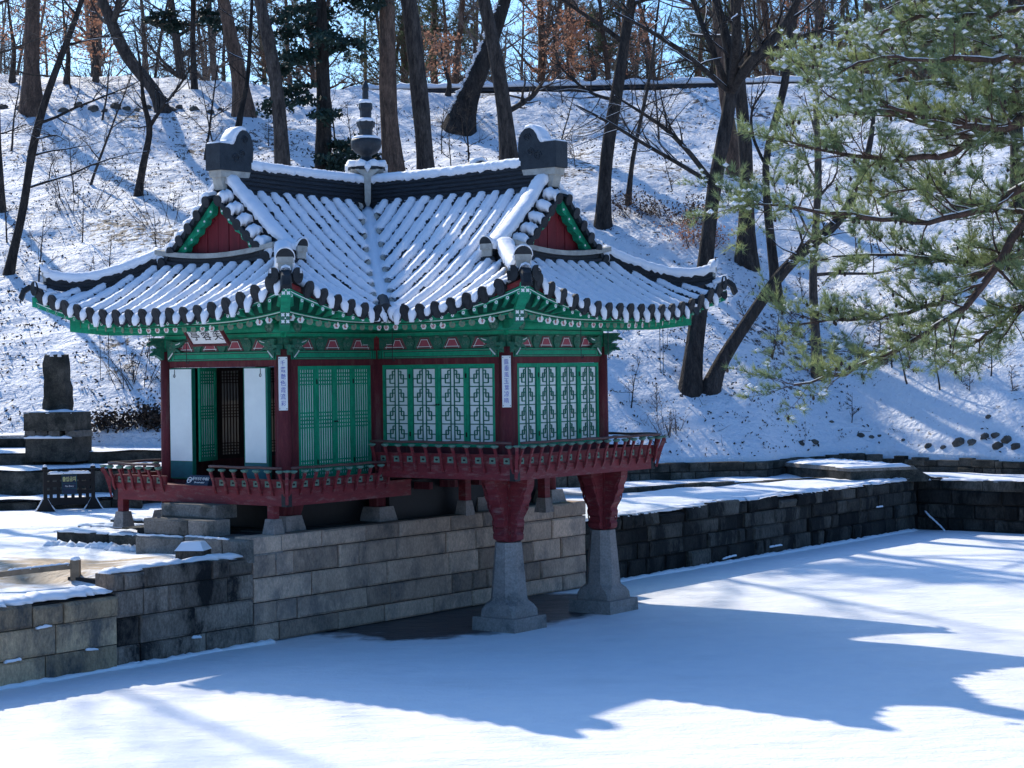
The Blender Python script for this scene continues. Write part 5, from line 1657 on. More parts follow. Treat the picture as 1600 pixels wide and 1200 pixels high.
# ---- stele behind the terraces
c = at(91, 705, 50.6)
t = empty('stele', (c[0], c[1], c[2] - .05), math.radians(-14), 'tall rough dark stone stele on two stacked slabs, capped with snow', 'stele')
def rough_block(name, x0, x1, y0, y1, z0, z1, mat, par, jit=.03, nseg=5, taper=1.0):
    m = MB(); nx, nz = nseg, nseg
    def pt(u, v, w):
        k = 1 + (taper - 1) * w
        return np.array([(x0 + x1) / 2 + (x1 - x0) / 2 * u * k, (y0 + y1) / 2 + (y1 - y0) / 2 * v * k, z0 + (z1 - z0) * w]) + RNG.uniform(-jit, jit, 3) * [1, 1, .6]
    ring = [(-1, -1), (-.4, -1), (.3, -1), (1, -1), (1, 0), (1, 1), (.3, 1), (-.4, 1), (-1, 1), (-1, 0)]
    rows = [[pt(u, v, w) for u, v in ring] for w in np.linspace(0, 1, nz)]
    k = len(ring); vs = [p for r in rows for p in r]
    fs = [(i * k + j, i * k + (j + 1) % k, (i + 1) * k + (j + 1) % k, (i + 1) * k + j) for i in range(nz - 1) for j in range(k)] + [tuple(range((nz - 1) * k, nz * k)), tuple(range(k - 1, -1, -1))]
    m.add(vs, fs)
    return m.build(name, mat, par)
rough_block('base_slab', -.68, .72, -.5, .5, -.2, .44, 'mossy', t, .02, 3)
for x in (-.55, -.2, .15, .62): rough_block('packing_stone', x - .16, x + .16, -.5, .4, .43, .60, 'rock', t, .03, 3)
rough_block('top_slab', -.72, .70, -.52, .5, .60, 1.08, 'mossy', t, .02, 3)
rough_block('stone_tablet', -.36, .36, -.16, .16, 1.06, 2.58, 'mossy', t, .035, 8, .84)
m = MB(); snow_strip(m, line_pts((-.22, 0, 2.56), (.24, 0, 2.54), .06, .02), .15, .12); snow_strip(m, line_pts((-.68, -.25, 1.07), (.66, -.25, 1.07), .1), .25, .07); snow_strip(m, line_pts((.4, .15, 1.07), (.66, .15, 1.07), .1), .3, .07); snow_strip(m, line_pts((-.68, -.50, .42), (.66, -.50, .42), .1), .07, .05)
m.build('stele_snow', 'snow', t, True)

# ---- dark capped stone on the corner of the bank wall
c = atz(300, 872, 1.58)
t = empty('capped_stone', (c[0], c[1] + .15, 1.50), -TH + .5, 'small dark stone block with a snow capped lid on the bank wall corner', 'stone block')
m = MB(); m.hexa([(-.26, -.24, 0), (.26, -.24, 0), (.26, .24, 0), (-.26, .24, 0), (-.25, -.23, .20), (.25, -.23, .20), (.25, .23, .20), (-.25, .23, .20)]); m.build('block', 'wall_dark', t)
m = MB(); m.hexa([(-.27, -.25, .20), (.27, -.25, .20), (.27, .25, .20), (-.27, .25, .20), (-.16, -.12, .31), (.16, -.12, .31), (.16, .12, .31), (-.16, .12, .31)]); o = m.build('lid', 'wall_dark', t)
m = MB(); m.hexa([(-.265, -.262, .212), (.265, -.262, .212), (.262, .25, .212), (-.262, .25, .212), (-.17, -.14, .355), (.17, -.14, .365), (.17, .14, .36), (-.17, .14, .35)]); m.build('lid_snow', 'snow', o)

# ---- low wooden fence at the left edge
a = atz(118, 902, 1.42); b = atz(-60, 922, 1.36)
t = empty('low_fence', a, 0, 'low weathered wooden rail and post at the snowy terrace edge, lower left', 'fence')
d = (b - a); d[2] = 0; L_ = np.linalg.norm(d); d /= L_
m = MB(); m.box(-.075, .075, -.075, .075, -.05, .29); o = m.build('post', 'fence_wood', t)
m = MB(); m.lathe([(.08, .285), (.088, .31), (.06, .345), (.01, .355)], (0, 0, 0), 10); m.build('post_snow', 'snow', o, True)
for z in (.19,):
    m = MB(); m.sweep([d * .06 + np.array([0, 0, z]), d * L_ * .5 + np.array([0, 0, z - .03]), d * L_ + np.array([0, 0, z - .08])], np.array([-d[1], d[0], 0]), np.array([0, 0, 1.0]), np.array([(-.035, -.045), (.035, -.045), (.035, .045), (-.035, .045)])); m.build('rail', 'fence_wood', t)
m = MB(); snow_strip(m, [d * q + np.array([0, 0, .235 - .055 * q / L_]) for q in np.linspace(.1, L_ * .6, 30)], .03, .025); m.build('rail_snow', 'snow', t, True)

# ---- stone slab on the right bank
A = atz(1330, 751, 1.5); B = atz(1467, 746, 1.5); Cc = atz(1292, 737, 1.5)
ex = B - A; ex[2] = 0; LX = np.linalg.norm(ex); ex /= LX; ey = np.array([-ex[1], ex[0], 0])
t = empty('stone_platform', A, 0, 'long flat stone slab with a snowy top and sloping right end on the right bank', 'stone slab')
Dp = 4.2
q = lambda x, y, z: tuple(ex * x + ey * y + np.array([0, 0, z]))
zt = float(CAM_H + ray(1330, 726)[1] * A[1]) - 1.5
zt = .36
m = MB(); m.hexa([q(0, 0, -.1), q(LX, 0, -.1), q(LX, Dp, -.1), q(-.2, Dp, -.1), q(0, 0, zt), q(LX - .9, 0, zt), q(LX - .9, Dp, zt), q(-.2, Dp, zt)]); m.build('slab', 'mossy', t)
m = MB(); m.hexa([q(-.06, -.06, zt - .10), q(LX - .72, -.06, zt - .10), q(LX - .8, Dp, zt - .1), q(-.25, Dp, zt - .1), q(-.05, -.05, zt + .01), q(LX - .86, -.05, zt + .01), q(LX - .88, Dp, zt + .01), q(-.24, Dp, zt + .01)]); m.build('coping', 'step', t)
m = MB()
for k in range(12): snow_strip(m, line_pts(A * 0 + np.array(q(-.1, .1 + k * .36, zt + .01)), np.array(q(LX - 1.0, .1 + k * .36, zt + .01)), .15, .03), .26, .06, .2)
m.build('slab_snow', 'snow', t, True)

# ---- rocks on the hillside
def rock(px, py, w, label=None, group=None, lift=.0):
    P = on_hill(px, py)
    r = w / FPX * P[1] / 2 * .72
    t = MB()
    # lumpy stone from a jittered ring stack
    k = 7; rows = []
    for i, (f, z) in enumerate(((.85, -.5), (1.0, .0), (.92, .38), (.6, .66), (.15, .76))):
        rows.append([(P[0] + r * f * math.cos(a) * (1 + RNG.uniform(-.35, .30)), P[1] + r * .7 * f * math.sin(a) * (1 + RNG.uniform(-.2, .2)), P[2] + r * z * (1 + RNG.uniform(-.15, .15)) + lift) for a in np.linspace(0, 2 * math.pi, k, endpoint=False)])
    t.add([p for rr in rows for p in rr], [(i * k + j, i * k + (j + 1) % k, (i + 1) * k + (j + 1) % k, (i + 1) * k + j) for i in range(4) for j in range(k)] + [tuple(range(4 * k, 5 * k))])
    o = t.build('rock', 'rock', None)
    return tag(o, label, 'rock', group)
ORD = ['first', 'second', 'third', 'fourth', 'fifth', 'sixth', 'seventh', 'eighth', 'ninth', 'tenth', 'eleventh', 'twelfth', 'thirteenth', 'fourteenth', 'fifteenth', 'sixteenth', 'seventeenth', 'eighteenth', 'nineteenth', 'twentieth']
G1 = 'stones lined up across the upper slope'
for i, (px, w) in enumerate([(5, 26), (34, 24), (100, 22), (125, 20), (148, 26), (165, 16), (182, 24), (200, 20), (215, 16), (232, 20), (252, 14), (270, 18), (282, 18), (305, 22), (330, 20), (345, 14)]):
    rock(px, 168 + (i % 3) * 2 + px * .012, w, ORD[i] + ' dark stone from the left in the row across the upper left slope', G1)
rock(1252, 694, 17, 'squarish dark rock half sunk in snow, left of its neighbour above the retaining wall')
rock(1272, 692, 18, 'squarish dark rock half sunk in snow, right of its neighbour above the retaining wall')
for i, (px, py, w) in enumerate(sorted([(1345, 682, 16), (1362, 683, 12), (1375, 684, 10), (1412, 690, 10), (1452, 698, 18), (1475, 700, 14), (1500, 694, 30), (1520, 694, 22), (1540, 686, 22), (1556, 684, 20), (1575, 688, 26), (1560, 698, 26), (1588, 702, 22), (1235, 606, 12), (1300, 660, 10), (1545, 655, 14), (1470, 535, 22)])):
    rock(px, py, w, ORD[i] + ' dark rock from the left among those scattered over the lower right slope', 'rocks on the lower right slope')

# ---- tiled palace wall along the crest
t = empty('palace_wall', (0, 94, 17.6), 0, 'long low tiled stone wall running along the top of the hill', 'wall')
a0, a1 = at(540, 149, 95), at(1400, 133, 95)
m = MB(); m.hexa([(a0[0], 94.9, 15 - 17.6), (a1[0], 94.9, 15 - 17.6), (a1[0], 95.4, 15 - 17.6), (a0[0], 95.4, 15 - 17.6), (a0[0], 94.9, a0[2] - 17.6), (a1[0], 94.9, a1[2] - 17.6), (a1[0], 95.4, a1[2] - 17.6), (a0[0], 95.4, a0[2] - 17.6)])
m.v = [(v[0], v[1] - 94, v[2]) for v in m.v]; m.build('wall_body', 'rock', t)
m = MB(); s = MB()
za, zb = a0[2] - 17.6, a1[2] - 17.6
m.hexa([(a0[0], .5, za), (a1[0], .5, zb), (a1[0], 1.8, zb), (a0[0], 1.8, za), (a0[0], 1.05, za + .36), (a1[0], 1.05, zb + .36), (a1[0], 1.25, zb + .36), (a0[0], 1.25, za + .36)]); m.build('coping_tiles', 'ridge', t)
snow_strip(s, line_pts((a0[0], 1.0, za + .24), (a1[0], 1.0, zb + .24), .3), .50, .26, .3); s.build('coping_snow', 'snow', t, True)

# ---- the round island beyond the right edge, where the big pine stands
t = empty('island', (15.2, 33.0, 0), 0); t['kind'] = 'structure'
m = MB(); R = 4.6
m.lathe([(R, -.1), (R, 1.2), (R - .5, 1.5), (R - 2.5, 1.8), (.1, 1.95)], (0, 0, 0), 40); m.build('island_ground', 'snow', t, True)
for i in range(26):
    a = i / 26 * 2 * math.pi
    for k in range(3):
        a0_, a1_ = a + .06 * (k % 2), a + 2 * math.pi / 26 * .97 + .06 * (k % 2)
        m = MB(); m.hexa([(r * math.cos(b), r * math.sin(b), z) for z in (.4 * k, .4 * k + .385) for r, b in ((R + .03, a0_), (R + .03, a1_), (R - .3, a1_), (R - .3, a0_))]); m.build('stone_block', 'wall_grey', t)

# ================================================================== TREES
def tubes_np(polys):
    """polys: list of (pts(n,3), rad(n), sides) -> verts, quads"""
    groups = {}
    for p, r, s in polys:
        groups.setdefault((len(p), s), []).append((p, r))
    V, F, off = [], [], 0
    for (n, s), L in groups.items():
        P = np.array([a for a, _ in L]); R = np.array([b for _, b in L])
        m = len(L)
        T = np.gradient(P, axis=1); T /= np.linalg.norm(T, axis=2, keepdims=True) + 1e-9
        ref = np.where(np.abs(T[:, :1, 2:3]) < .9, np.array([0, 0, 1.0]), np.array([1.0, 0, 0]))
        U = np.cross(T, np.broadcast_to(ref, T.shape)); U /= np.linalg.norm(U, axis=2, keepdims=True) + 1e-9
        Wv = np.cross(U, T)
        a = np.linspace(0, 2 * math.pi, s, endpoint=False)
        v = P[:, :, None, :] + R[:, :, None, None] * (U[:, :, None, :] * np.cos(a)[:, None] + Wv[:, :, None, :] * np.sin(a)[:, None])
        idx = np.arange(m * n * s).reshape(m, n, s) + off
        nx = np.roll(idx, -1, axis=2)
        f = np.stack([idx[:, :-1], nx[:, :-1], nx[:, 1:], idx[:, 1:]], -1).reshape(-1, 4)
        V.append(v.reshape(-1, 3)); F.append(f); off += m * n * s
    return np.concatenate(V), np.concatenate(F)

def build_tubes(name, polys, mat, parent, smooth=True):
    if not polys: return None
    v, f = tubes_np(polys)
    return np_mesh(name, v, f, mat, parent, smooth)

def smooth_path(pts, n):
    pts = np.asarray(pts, float)
    L = np.concatenate([[0], np.cumsum(np.linalg.norm(np.diff(pts, axis=0), axis=1))])
    u = np.linspace(0, L[-1], n)
    q = np.stack([np.interp(u, L, pts[:, i]) for i in range(pts.shape[1])], 1)
    for _ in range(3):
        q[1:-1] = .5 * q[1:-1] + .25 * (q[:-2] + q[2:])
    return q

def rvec():
    v = RNG.normal(size=3); return v / np.linalg.norm(v)

def branch(start, d, L, r, n=6, wob=.22, up=.10, sides=4, tip=.25):
    P = [np.array(start, float)]
    d = d / np.linalg.norm(d)
    for i in range(n - 1):
        d = d + rvec() * wob + np.array([0, 0, up * .5]); d /= np.linalg.norm(d)
        P.append(P[-1] + d * L / (n - 1))
    return np.array(P), r * np.linspace(1, tip, n), sides

def snow_on(polys, minr, frac=.5, k=.85):
    """half-pipe of snow lying on the limbs that run flat enough"""
    out = []
    for P, R, s in polys:
        if R[0] < minr: continue
        T = np.gradient(P, axis=0); T /= np.linalg.norm(T, axis=1)[:, None] + 1e-9
        flat = np.sqrt(1 - T[:, 2] ** 2)
        if flat.mean() < .5 or RNG.random() > frac: continue
        Q = P + np.array([0, 0, 1.0]) * (R * .62)[:, None]
        out.append((Q, R * .62 * np.clip(flat * 1.2 - .2, .02, 1), 5))
    return out

def grow_crown(polys, trunk, rad, start=.35, n1=9, n2=6, n3=6, len1=.32, spread=1.0, up=.35, minr=.005, twigs=None, fr1=.34):
    """limbs, boughs and twigs along a trunk path"""
    n = len(trunk); H = np.linalg.norm(trunk[-1] - trunk[0])
    for i in range(n1):
        f = start + (1 - start) * (i + RNG.random()) / n1
        k = min(n - 2, int(f * (n - 1)))
        a = RNG.random() * 2 * math.pi
        d = np.array([math.cos(a), math.sin(a), 0]) * spread + np.array([0, 0, up + RNG.uniform(-.2, .4)])
        L = H * len1 * (1.15 - .7 * f) * RNG.uniform(.6, 1.2)
        b = branch(trunk[k], d, L, max(minr * 2, rad[k] * fr1 * RNG.uniform(.7, 1.2)), 7, .20, .08, 5)
        polys.append(b)
        for j in range(n2):
            g = .2 + .8 * (j + RNG.random()) / n2
            q = min(5, int(g * 6))
            t = b[0][q + 1] - b[0][q]; t /= np.linalg.norm(t)
            d2 = t * .7 + rvec() * .8 + np.array([0, 0, .15])
            b2 = branch(b[0][q], d2, L * .5 * (1.1 - .6 * g) * RNG.uniform(.6, 1.2), max(minr * 1.3, b[1][q] * .55), 5, .22, .05, 4)
            polys.append(b2)
            for m in range(n3):
                q2 = RNG.integers(1, 5)
                t = b2[0][q2] - b2[0][q2 - 1]; t /= np.linalg.norm(t)
                d3 = t * .7 + rvec() * .8 + np.array([0, 0, .05])
                (twigs if twigs is not None else polys).append(branch(b2[0][q2], d3, L * .22 * RNG.uniform(.5, 1.3), minr, 4, .25, 0, 3, .4))

def px_trunk(pts, Y0, dY=0.0, widths=None):
    """trunk axis read at the picture's scale, standing at depth Y0, its depth drifting by dY along its height"""
    n = len(pts)
    P = []
    for i, p in enumerate(pts):
        Y = Y0 + dY * i / max(1, n - 1)
        P.append(at(p[0], p[1], Y))
    R = np.array([w / 2 / FPX * (Y0 + dY * i / max(1, n - 1)) for i, w in enumerate(widths)])
    return np.array(P), R

def tree(name, label, cat, pts, widths, mat, extra=9.0, lean=(0, 0), crown=dict(), dY=0.0, snow=.35, limbs=(), group=None, Y0=None, bury=.35, base=None, twigmat='twig'):
    P0 = on_hill(*pts[0]) if base is None else np.array(base, float)
    Y0 = P0[1] if Y0 is None else Y0
    P, R = px_trunk(pts, Y0, dY, widths)
    if base is None:
        P[0] = P0
    d = P[-1] - P[-2]; d /= np.linalg.norm(d)
    d = d * .7 + np.array([lean[0], lean[1], .6]); d /= np.linalg.norm(d)
    k0 = len(P)
    if extra > 0:
        steps = 5
        Q = [P[-1]]
        for i in range(steps):
            d = d + rvec() * .10; d /= np.linalg.norm(d); Q.append(Q[-1] + d * extra / steps)
        P = np.vstack([P, np.array(Q[1:])]); R = np.concatenate([R, R[-1] * np.linspace(.85, .12, steps)])
    P = np.vstack([P[0] - np.array([0, 0, bury]), P]); R = np.concatenate([[R[0] * 1.7], R])
    R[1] *= 1.22
    PR = smooth_path(np.column_stack([P, R]), 26)
    tp, tr = PR[:, :3], PR[:, 3]
    tr = tr * (1 + .05 * RNG.uniform(-1, 1, len(tr)))
    t = empty(name, tuple(P0), 0, label, cat, group)
    polys = [(tp, tr, 10)]; twigs = []
    for lp, lw in limbs:
        q, r = px_trunk(lp, Y0 + RNG.uniform(-.6, .6), RNG.uniform(-2, 2), lw)
        # root the limb on the trunk axis
        q[0] = tp[np.argmin(np.linalg.norm(tp - q[0], axis=1))]
        qr = smooth_path(np.column_stack([q, r]), 14)
        polys.append((qr[:, :3], qr[:, 3], 7))
        lim = [(qr[:, :3], qr[:, 3], 7)]
        for j in range(15):
            k = RNG.integers(3, 13)
            tt = qr[k, :3] - qr[k - 1, :3]; tt /= np.linalg.norm(tt)
            L = RNG.uniform(.6, 2.4)
            b = branch(qr[k, :3], tt * .6 + rvec() * .8 + np.array([0, 0, .2]), L, max(.008, qr[k, 3] * .45), 6, .22, .05, 4)
            polys.append(b)
            for m_ in range(8):
                kk = RNG.integers(1, 6); twigs.append(branch(b[0][kk], rvec() + (b[0][-1] - b[0][0]) * .6, L * .35 * RNG.uniform(.5, 1.2), .005, 4, .25, 0, 3, .4))
    if crown is not None: grow_crown(polys, tp, tr, twigs=twigs, **crown)
    off = np.array([P0[0], P0[1], P0[2]])
    def sh(L): return [(p - off, r, s) for p, r, s in L]
    build_tubes('trunk', sh(polys), mat, t)
    o = build_tubes('twigs', sh(twigs), twigmat, t, False)
    if o: o['kind'] = 'stuff'
    if snow:
        o = build_tubes('branch_snow', sh(snow_on(polys[0 if name == 'leaning_tree' else 1:], .018, snow)), 'snow', t)
        if o: o['kind'] = 'stuff'
    return t, polys, twigs, off

def lumps(c, r, parent, name='snow_lumps'):
    n = len(c)
    base = np.array([(0, 0, .7), (1, 0, .1), (.3, .95, .15), (-.8, .6, .1), (-.8, -.6, .12), (.3, -.95, .1), (0, 0, -.45)])
    fc = np.array([(0, 1, 2), (0, 2, 3), (0, 3, 4), (0, 4, 5), (0, 5, 1), (6, 2, 1), (6, 3, 2), (6, 4, 3), (6, 5, 4), (6, 1, 5)])
    rr = r * RNG.uniform(.5, 1.3, (n, 1, 1))
    v = c[:, None, :] + base[None] * rr * RNG.uniform(.75, 1.25, (n, 7, 1))
    f = (fc[None] + (np.arange(n) * 7)[:, None, None])
    return np_mesh(name, v.reshape(-1, 3), f.reshape(-1, 3), 'snow', parent, True)

C0 = dict(start=.40, n1=13, n2=7, n3=6, len1=.34, minr=.0075, fr1=.46)
CS = dict(start=.25, n1=13, n2=6, n3=6, len1=.34, minr=.007, fr1=.42)
tree('bare_tree', 'slender dark bare tree leaning right at the far left of the hillside', 'tree', [(12, 428), (38, 330), (50, 235), (70, 160), (98, 85), (128, 10)], [13, 12, 13, 12, 10, 8], 'bark_dark', 4, (.2, 0), CS)
tree('big_tree', 'thick straight orange brown trunk at the upper left of the slope', 'tree', [(51, 176), (50, 110), (52, 40), (53, -20)], [27, 25, 23, 21], 'bark_warm', 13, crown=C0)
tree('bare_tree', 'grey tree with an S bent trunk above the left half of the roof', 'tree', [(258, 176), (245, 140), (215, 112), (190, 75), (178, 40), (158, -5)], [20, 19, 20, 19, 20, 13], 'bark', 6, (-.1, 0), C0, limbs=[([(178, 40), (185, 15), (190, -20)], [12, 11, 8])])
tree('bare_tree', 'small forked bare tree on the slope left of the roof ornament', 'tree', [(216, 308), (226, 250), (238, 200), (225, 165), (222, 120)], [11, 11, 10, 7, 5], 'bark_dark', 2.5, (0, 0), dict(start=.35, n1=8, n2=5, n3=5, len1=.30), limbs=[([(238, 200), (252, 172), (285, 130), (300, 105)], [7, 5, 4, 3])])
tree('big_tree', 'brown trunk leaning slightly left between the S bent tree and the dark evergreen', 'tree', [(383, 182), (376, 120), (362, 60), (348, -10)], [26, 24, 22, 20], 'bark_warm', 13, (-.1, 0), C0)
tree('bare_tree', 'thin dark bare tree rising behind the left roof ornament', 'tree', [(372, 200), (388, 130), (392, 60), (395, 0)], [8, 7, 6, 5], 'bark_dark', 4, (0, 0), CS)
tree('big_tree', 'grey furrowed trunk just left of the dark evergreen, curving left at the top', 'tree', [(446, 350), (442, 268), (440, 190), (428, 90), (410, 20), (400, -30)], [27, 24, 23, 20, 20, 18], 'bark', 13, (-.1, 0), C0)
tree('big_tree', 'straight furrowed brown trunk just right of the roof finial', 'tree', [(626, 350), (618, 275), (607, 200), (606, 100), (606, -20)], [36, 34, 29, 27, 26], 'bark_warm', 13, (0, 0), C0)
tree('big_tree', 'thick dark trunk second to the right of the roof finial', 'tree', [(670, 340), (667, 275), (660, 180), (650, 100), (648, 50), (636, -20)], [30, 29, 27, 27, 30, 26], 'bark', 13, (-.1, 0), C0)
bt, bpol, _, boff = tree('leaning_trunk_tree', 'thick leaning trunk plastered with snow, behind the upright trees above the ridge', 'tree', [(716, 200), (730, 152), (750, 110), (766, 70), (780, 30), (796, -20)], [42, 34, 30, 26, 22, 19], 'bark_dark', 8, (.1, 0), C0, snow=.3)
bp_, br_ = bpol[0][0], bpol[0][1]
n = 420; kk = RNG.integers(2, 11, n); aa = RNG.uniform(-.5, 1.2, n)
cc = bp_[kk] + (np.stack([-np.cos(aa), -.45 + 0 * aa, np.sin(aa)], 1)) * br_[kk][:, None] * .92 + RNG.normal(size=(n, 3)) * .04 - boff
lumps(cc, .085, bt, 'trunk_snow')['kind'] = 'stuff'
tree('big_tree', 'dark leaning trunk with a low hooked branch above the right part of the ridge', 'tree', [(797, 262), (790, 180), (778, 100), (765, 40), (752, -20)], [24, 22, 24, 22, 20], 'bark', 13, (-.1, 0), C0, limbs=[([(792, 165), (815, 163), (835, 150), (848, 128)], [9, 9, 8, 5])])
tree('bare_tree', 'tall dark bare tree right behind the right roof ornament, bending right at the top', 'tree', [(942, 352), (944, 290), (950, 215), (965, 150), (975, 60), (990, -10)], [21, 20, 22, 20, 18, 15], 'bark_dark', 9, (.1, 0), C0, limbs=[([(962, 165), (930, 150), (900, 130), (870, 100)], [6, 5, 4, 3])])
tree('bare_tree', 'slim crooked bare tree between the two tall dark trees right of the roof', 'tree', [(981, 318), (988, 250), (1003, 180), (1018, 110), (1025, 40)], [8, 7, 6, 5, 4], 'bark', 3, (0, 0), CS)
P1 = on_hill(1078, 607)
tree('forked_tree', 'big mossy dark tree behind the right roof corner, forking high with long limbs', 'tree', [(1078, 607), (1084, 540), (1102, 430), (1108, 340), (1122, 255), (1138, 180), (1150, 120), (1138, 60), (1115, 0)], [28, 26, 26, 23, 22, 21, 22, 14, 12], 'bark_dark', 6, (0, 0), dict(start=.55, n1=9, n2=6, n3=6, len1=.25), dY=1.5, snow=.8,
     limbs=[([(1148, 140), (1175, 90), (1215, 62), (1242, 10), (1262, -30)], [17, 16, 14, 12, 9]),
            ([(1145, 125), (1150, 70), (1152, 0), (1155, -40)], [15, 14, 12, 10]),
            ([(1130, 130), (1090, 100), (1050, 70), (1010, 45), (960, 20)], [9, 9, 8, 6, 4]),
            ([(1120, 270), (1075, 235), (1040, 200), (1000, 175), (960, 150)], [9, 8, 7, 5, 3]),
            ([(1120, 285), (1060, 255), (1000, 222), (950, 190), (900, 165)], [8, 7, 6, 5, 3]),
            ([(1150, 120), (1200, 75), (1260, 55), (1330, 35), (1400, 10)], [9, 8, 7, 6, 4]),
            ([(1125, 110), (1105, 60), (1085, 10), (1075, -30)], [10, 9, 8, 6])])
tree('leaning_tree', 'dark trunk leaning far right with a line of snow along it, beside the forked tree', 'tree', [(1106, 607), (1132, 555), (1180, 485), (1222, 422), (1262, 385), (1312, 350), (1335, 310), (1352, 262)], [24, 22, 20, 18, 18, 17, 14, 12], 'bark_dark', 3, (.1, 0), dict(start=.70, n1=6, n2=5, n3=5, len1=.25), dY=1.0, snow=.8,
     limbs=[([(1222, 422), (1262, 385), (1312, 350), (1330, 330)], [8, 8, 7, 5])])
tree('big_tree', 'brown trunk with a flared foot behind the forked tree', 'tree', [(1166, 412), (1166, 350), (1168, 260), (1158, 160), (1150, 60), (1148, -20)], [27, 22, 22, 20, 17, 15], 'bark', 9, (0, 0), C0)
tree('bare_tree', 'dark crooked tree right of the flared trunk, curving up to the top edge', 'tree', [(1216, 478), (1205, 380), (1196, 300), (1192, 230), (1222, 170), (1232, 100), (1234, 20), (1248, -20)], [15, 14, 12, 11, 12, 13, 13, 12], 'bark_dark', 7, (.1, 0), dict(start=.5, n1=8, n2=5, n3=5, len1=.25), snow=.8, limbs=[([(1195, 262), (1175, 215), (1172, 170), (1195, 140)], [5, 5, 4, 3])])
tree('bare_tree', 'grey trunk seen through the pine branches near the right retaining wall', 'tree', [(1278, 590), (1275, 520), (1268, 440), (1275, 360), (1280, 250)], [15, 14, 13, 12, 11], 'bark', 8, (0, 0), CS)
tree('bare_tree', 'pale trunk on the middle of the slope behind the pine', 'tree', [(1150, 275), (1145, 220), (1128, 130), (1120, 40), (1118, -20)], [20, 19, 17, 15, 13], 'bark_warm', 9, (0, 0), C0)
tree('bare_tree', 'dark straight trunk at the upper right corner behind the pine', 'tree', [(1592, 330), (1588, 230), (1585, 120), (1582, -10)], [22, 20, 18, 16], 'bark_dark', 9, (0, 0), C0)
tree('bare_tree', 'dark trunk cut by the left edge of the picture', 'tree', [(2, 330), (-3, 230), (-6, 120), (-4, -10)], [13, 12, 11, 10], 'bark_dark', 8, (0, 0), C0)
# limbs of trees nobody can follow to the ground: shrubs and saplings standing on the slope
G2 = 'thin bare saplings scattered over the snowy hillside'
sap = [(18, 235), (95, 310), (122, 320), (160, 190), (128, 380), (115, 140), (298, 140), (320, 250), (118, 300), (140, 290), (270, 330), (252, 420), (150, 450), (170, 430), (530, 250), (548, 240), (590, 240), (690, 240), (705, 262), (735, 260), (880, 160), (870, 250), (900, 260), (1030, 220), (1052, 300), (1165, 500), (1240, 520), (1255, 470), (1300, 570), (1345, 580), (1372, 545), (1395, 575), (1440, 560), (1500, 600), (1515, 610), (1548, 590), (1330, 660), (985, 640), (1025, 640), (1205, 560), (420, 230), (345, 270), (12, 380), (60, 440), (230, 560), (210, 590), (185, 520), (1470, 610), (1585, 610), (1420, 600)]
def zone(px, py):
    if px < 345 and py < 260: return 'high on the slope at the far left'
    if px < 345 and py < 480: return 'on the slope left of the roof'
    if px < 345: return 'between the left eaves and the stele'
    if px < 800: return 'behind the left half of the main ridge'
    if px < 1100 and py < 400: return 'between the right roof ornament and the forked tree'
    if py > 540: return 'on the lower slope right of the pavilion'
    return 'around the leaning tree on the right slope'
ZC_ = {}
for i, (px, py) in enumerate(sorted(sap)):
    P = on_hill(px, py)
    zn = zone(px, py); ZC_[zn] = ZC_.get(zn, 0) + 1
    slab = ORD[ZC_[zn] - 1] + ' thin bare sapling from the left ' + zn
    hgt = RNG.uniform(1.6, 5.2) if py < 300 else RNG.uniform(.8, 2.6)
    n = 9
    tp, tr, _ = branch(P - np.array([0, 0, .2]), np.array([RNG.uniform(-.25, .25), RNG.uniform(-.2, .2), 1.0]), hgt, .010 + .010 * hgt, n, .10, .12, 6, .25)
    t = empty('sapling', tuple(P), 0, slab, 'sapling', G2)
    polys = [(tp, tr, 6)]; tw = []
    grow_crown(polys, tp, tr, start=.25, n1=9, n2=4, n3=3, len1=.42, up=.5, minr=.0055, twigs=tw, fr1=.5)
    build_tubes('trunk', [(p - P, r, s) for p, r, s in polys], 'bark' if i % 3 else 'bark_dark', t)
    o = build_tubes('twigs', [(p - P, r, s) for p, r, s in tw], 'twig', t, False); o['kind'] = 'stuff'

# leafy faces scattered about a set of points
def leaf_quads(pts, size, spread, k, flat=.0):
    pts = np.repeat(np.asarray(pts, float), k, axis=0)
    n = len(pts)
    c = pts + RNG.normal(size=(n, 3)) * spread * np.array([1, 1, 1 - flat])
    a = RNG.normal(size=(n, 3)); a /= np.linalg.norm(a, axis=1)[:, None]
    b = np.cross(a, RNG.normal(size=(n, 3))); b /= np.linalg.norm(b, axis=1)[:, None] + 1e-9
    s = size * RNG.uniform(.5, 1.3, (n, 1))
    v = np.stack([c - a * s, c + b * s * .5, c + a * s, c - b * s * .5], 1).reshape(-1, 3)
    return v, np.arange(n * 4).reshape(n, 4)

# ---- brown leaved bushes
def bush(name, label, px, py, w, hgt, leafmat, nl, group=None, size=.05):
    P = on_hill(px, py)
    t = empty(name, tuple(P), 0, label, 'bush', group)
    polys = []; tips = []
    for i in range(14):
        x = RNG.uniform(-.5, .5) * w
        b = branch(np.array([x * .6, RNG.uniform(-.3, .3), -.1]), np.array([x / w * 1.2 + RNG.uniform(-.3, .3), RNG.uniform(-.3, .3), .8]), hgt * RNG.uniform(.6, 1.1), .014, 6, .2, .05, 4)
        polys.append(b)
        for j in range(7):
            q = RNG.integers(1, 6)
            c = branch(b[0][q], rvec() + np.array([0, 0, .3]), hgt * .4 * RNG.uniform(.5, 1.2), .006, 4, .25, 0, 3)
            polys.append(c); tips += [c[0][-1], c[0][2]]
    o = build_tubes('stems', polys, 'twig', t, False); o['kind'] = 'stuff'
    if nl:
        v, f = leaf_quads(np.array(tips), size, .16, nl); np_mesh('leaves', v, f, leafmat, t)['kind'] = 'stuff'
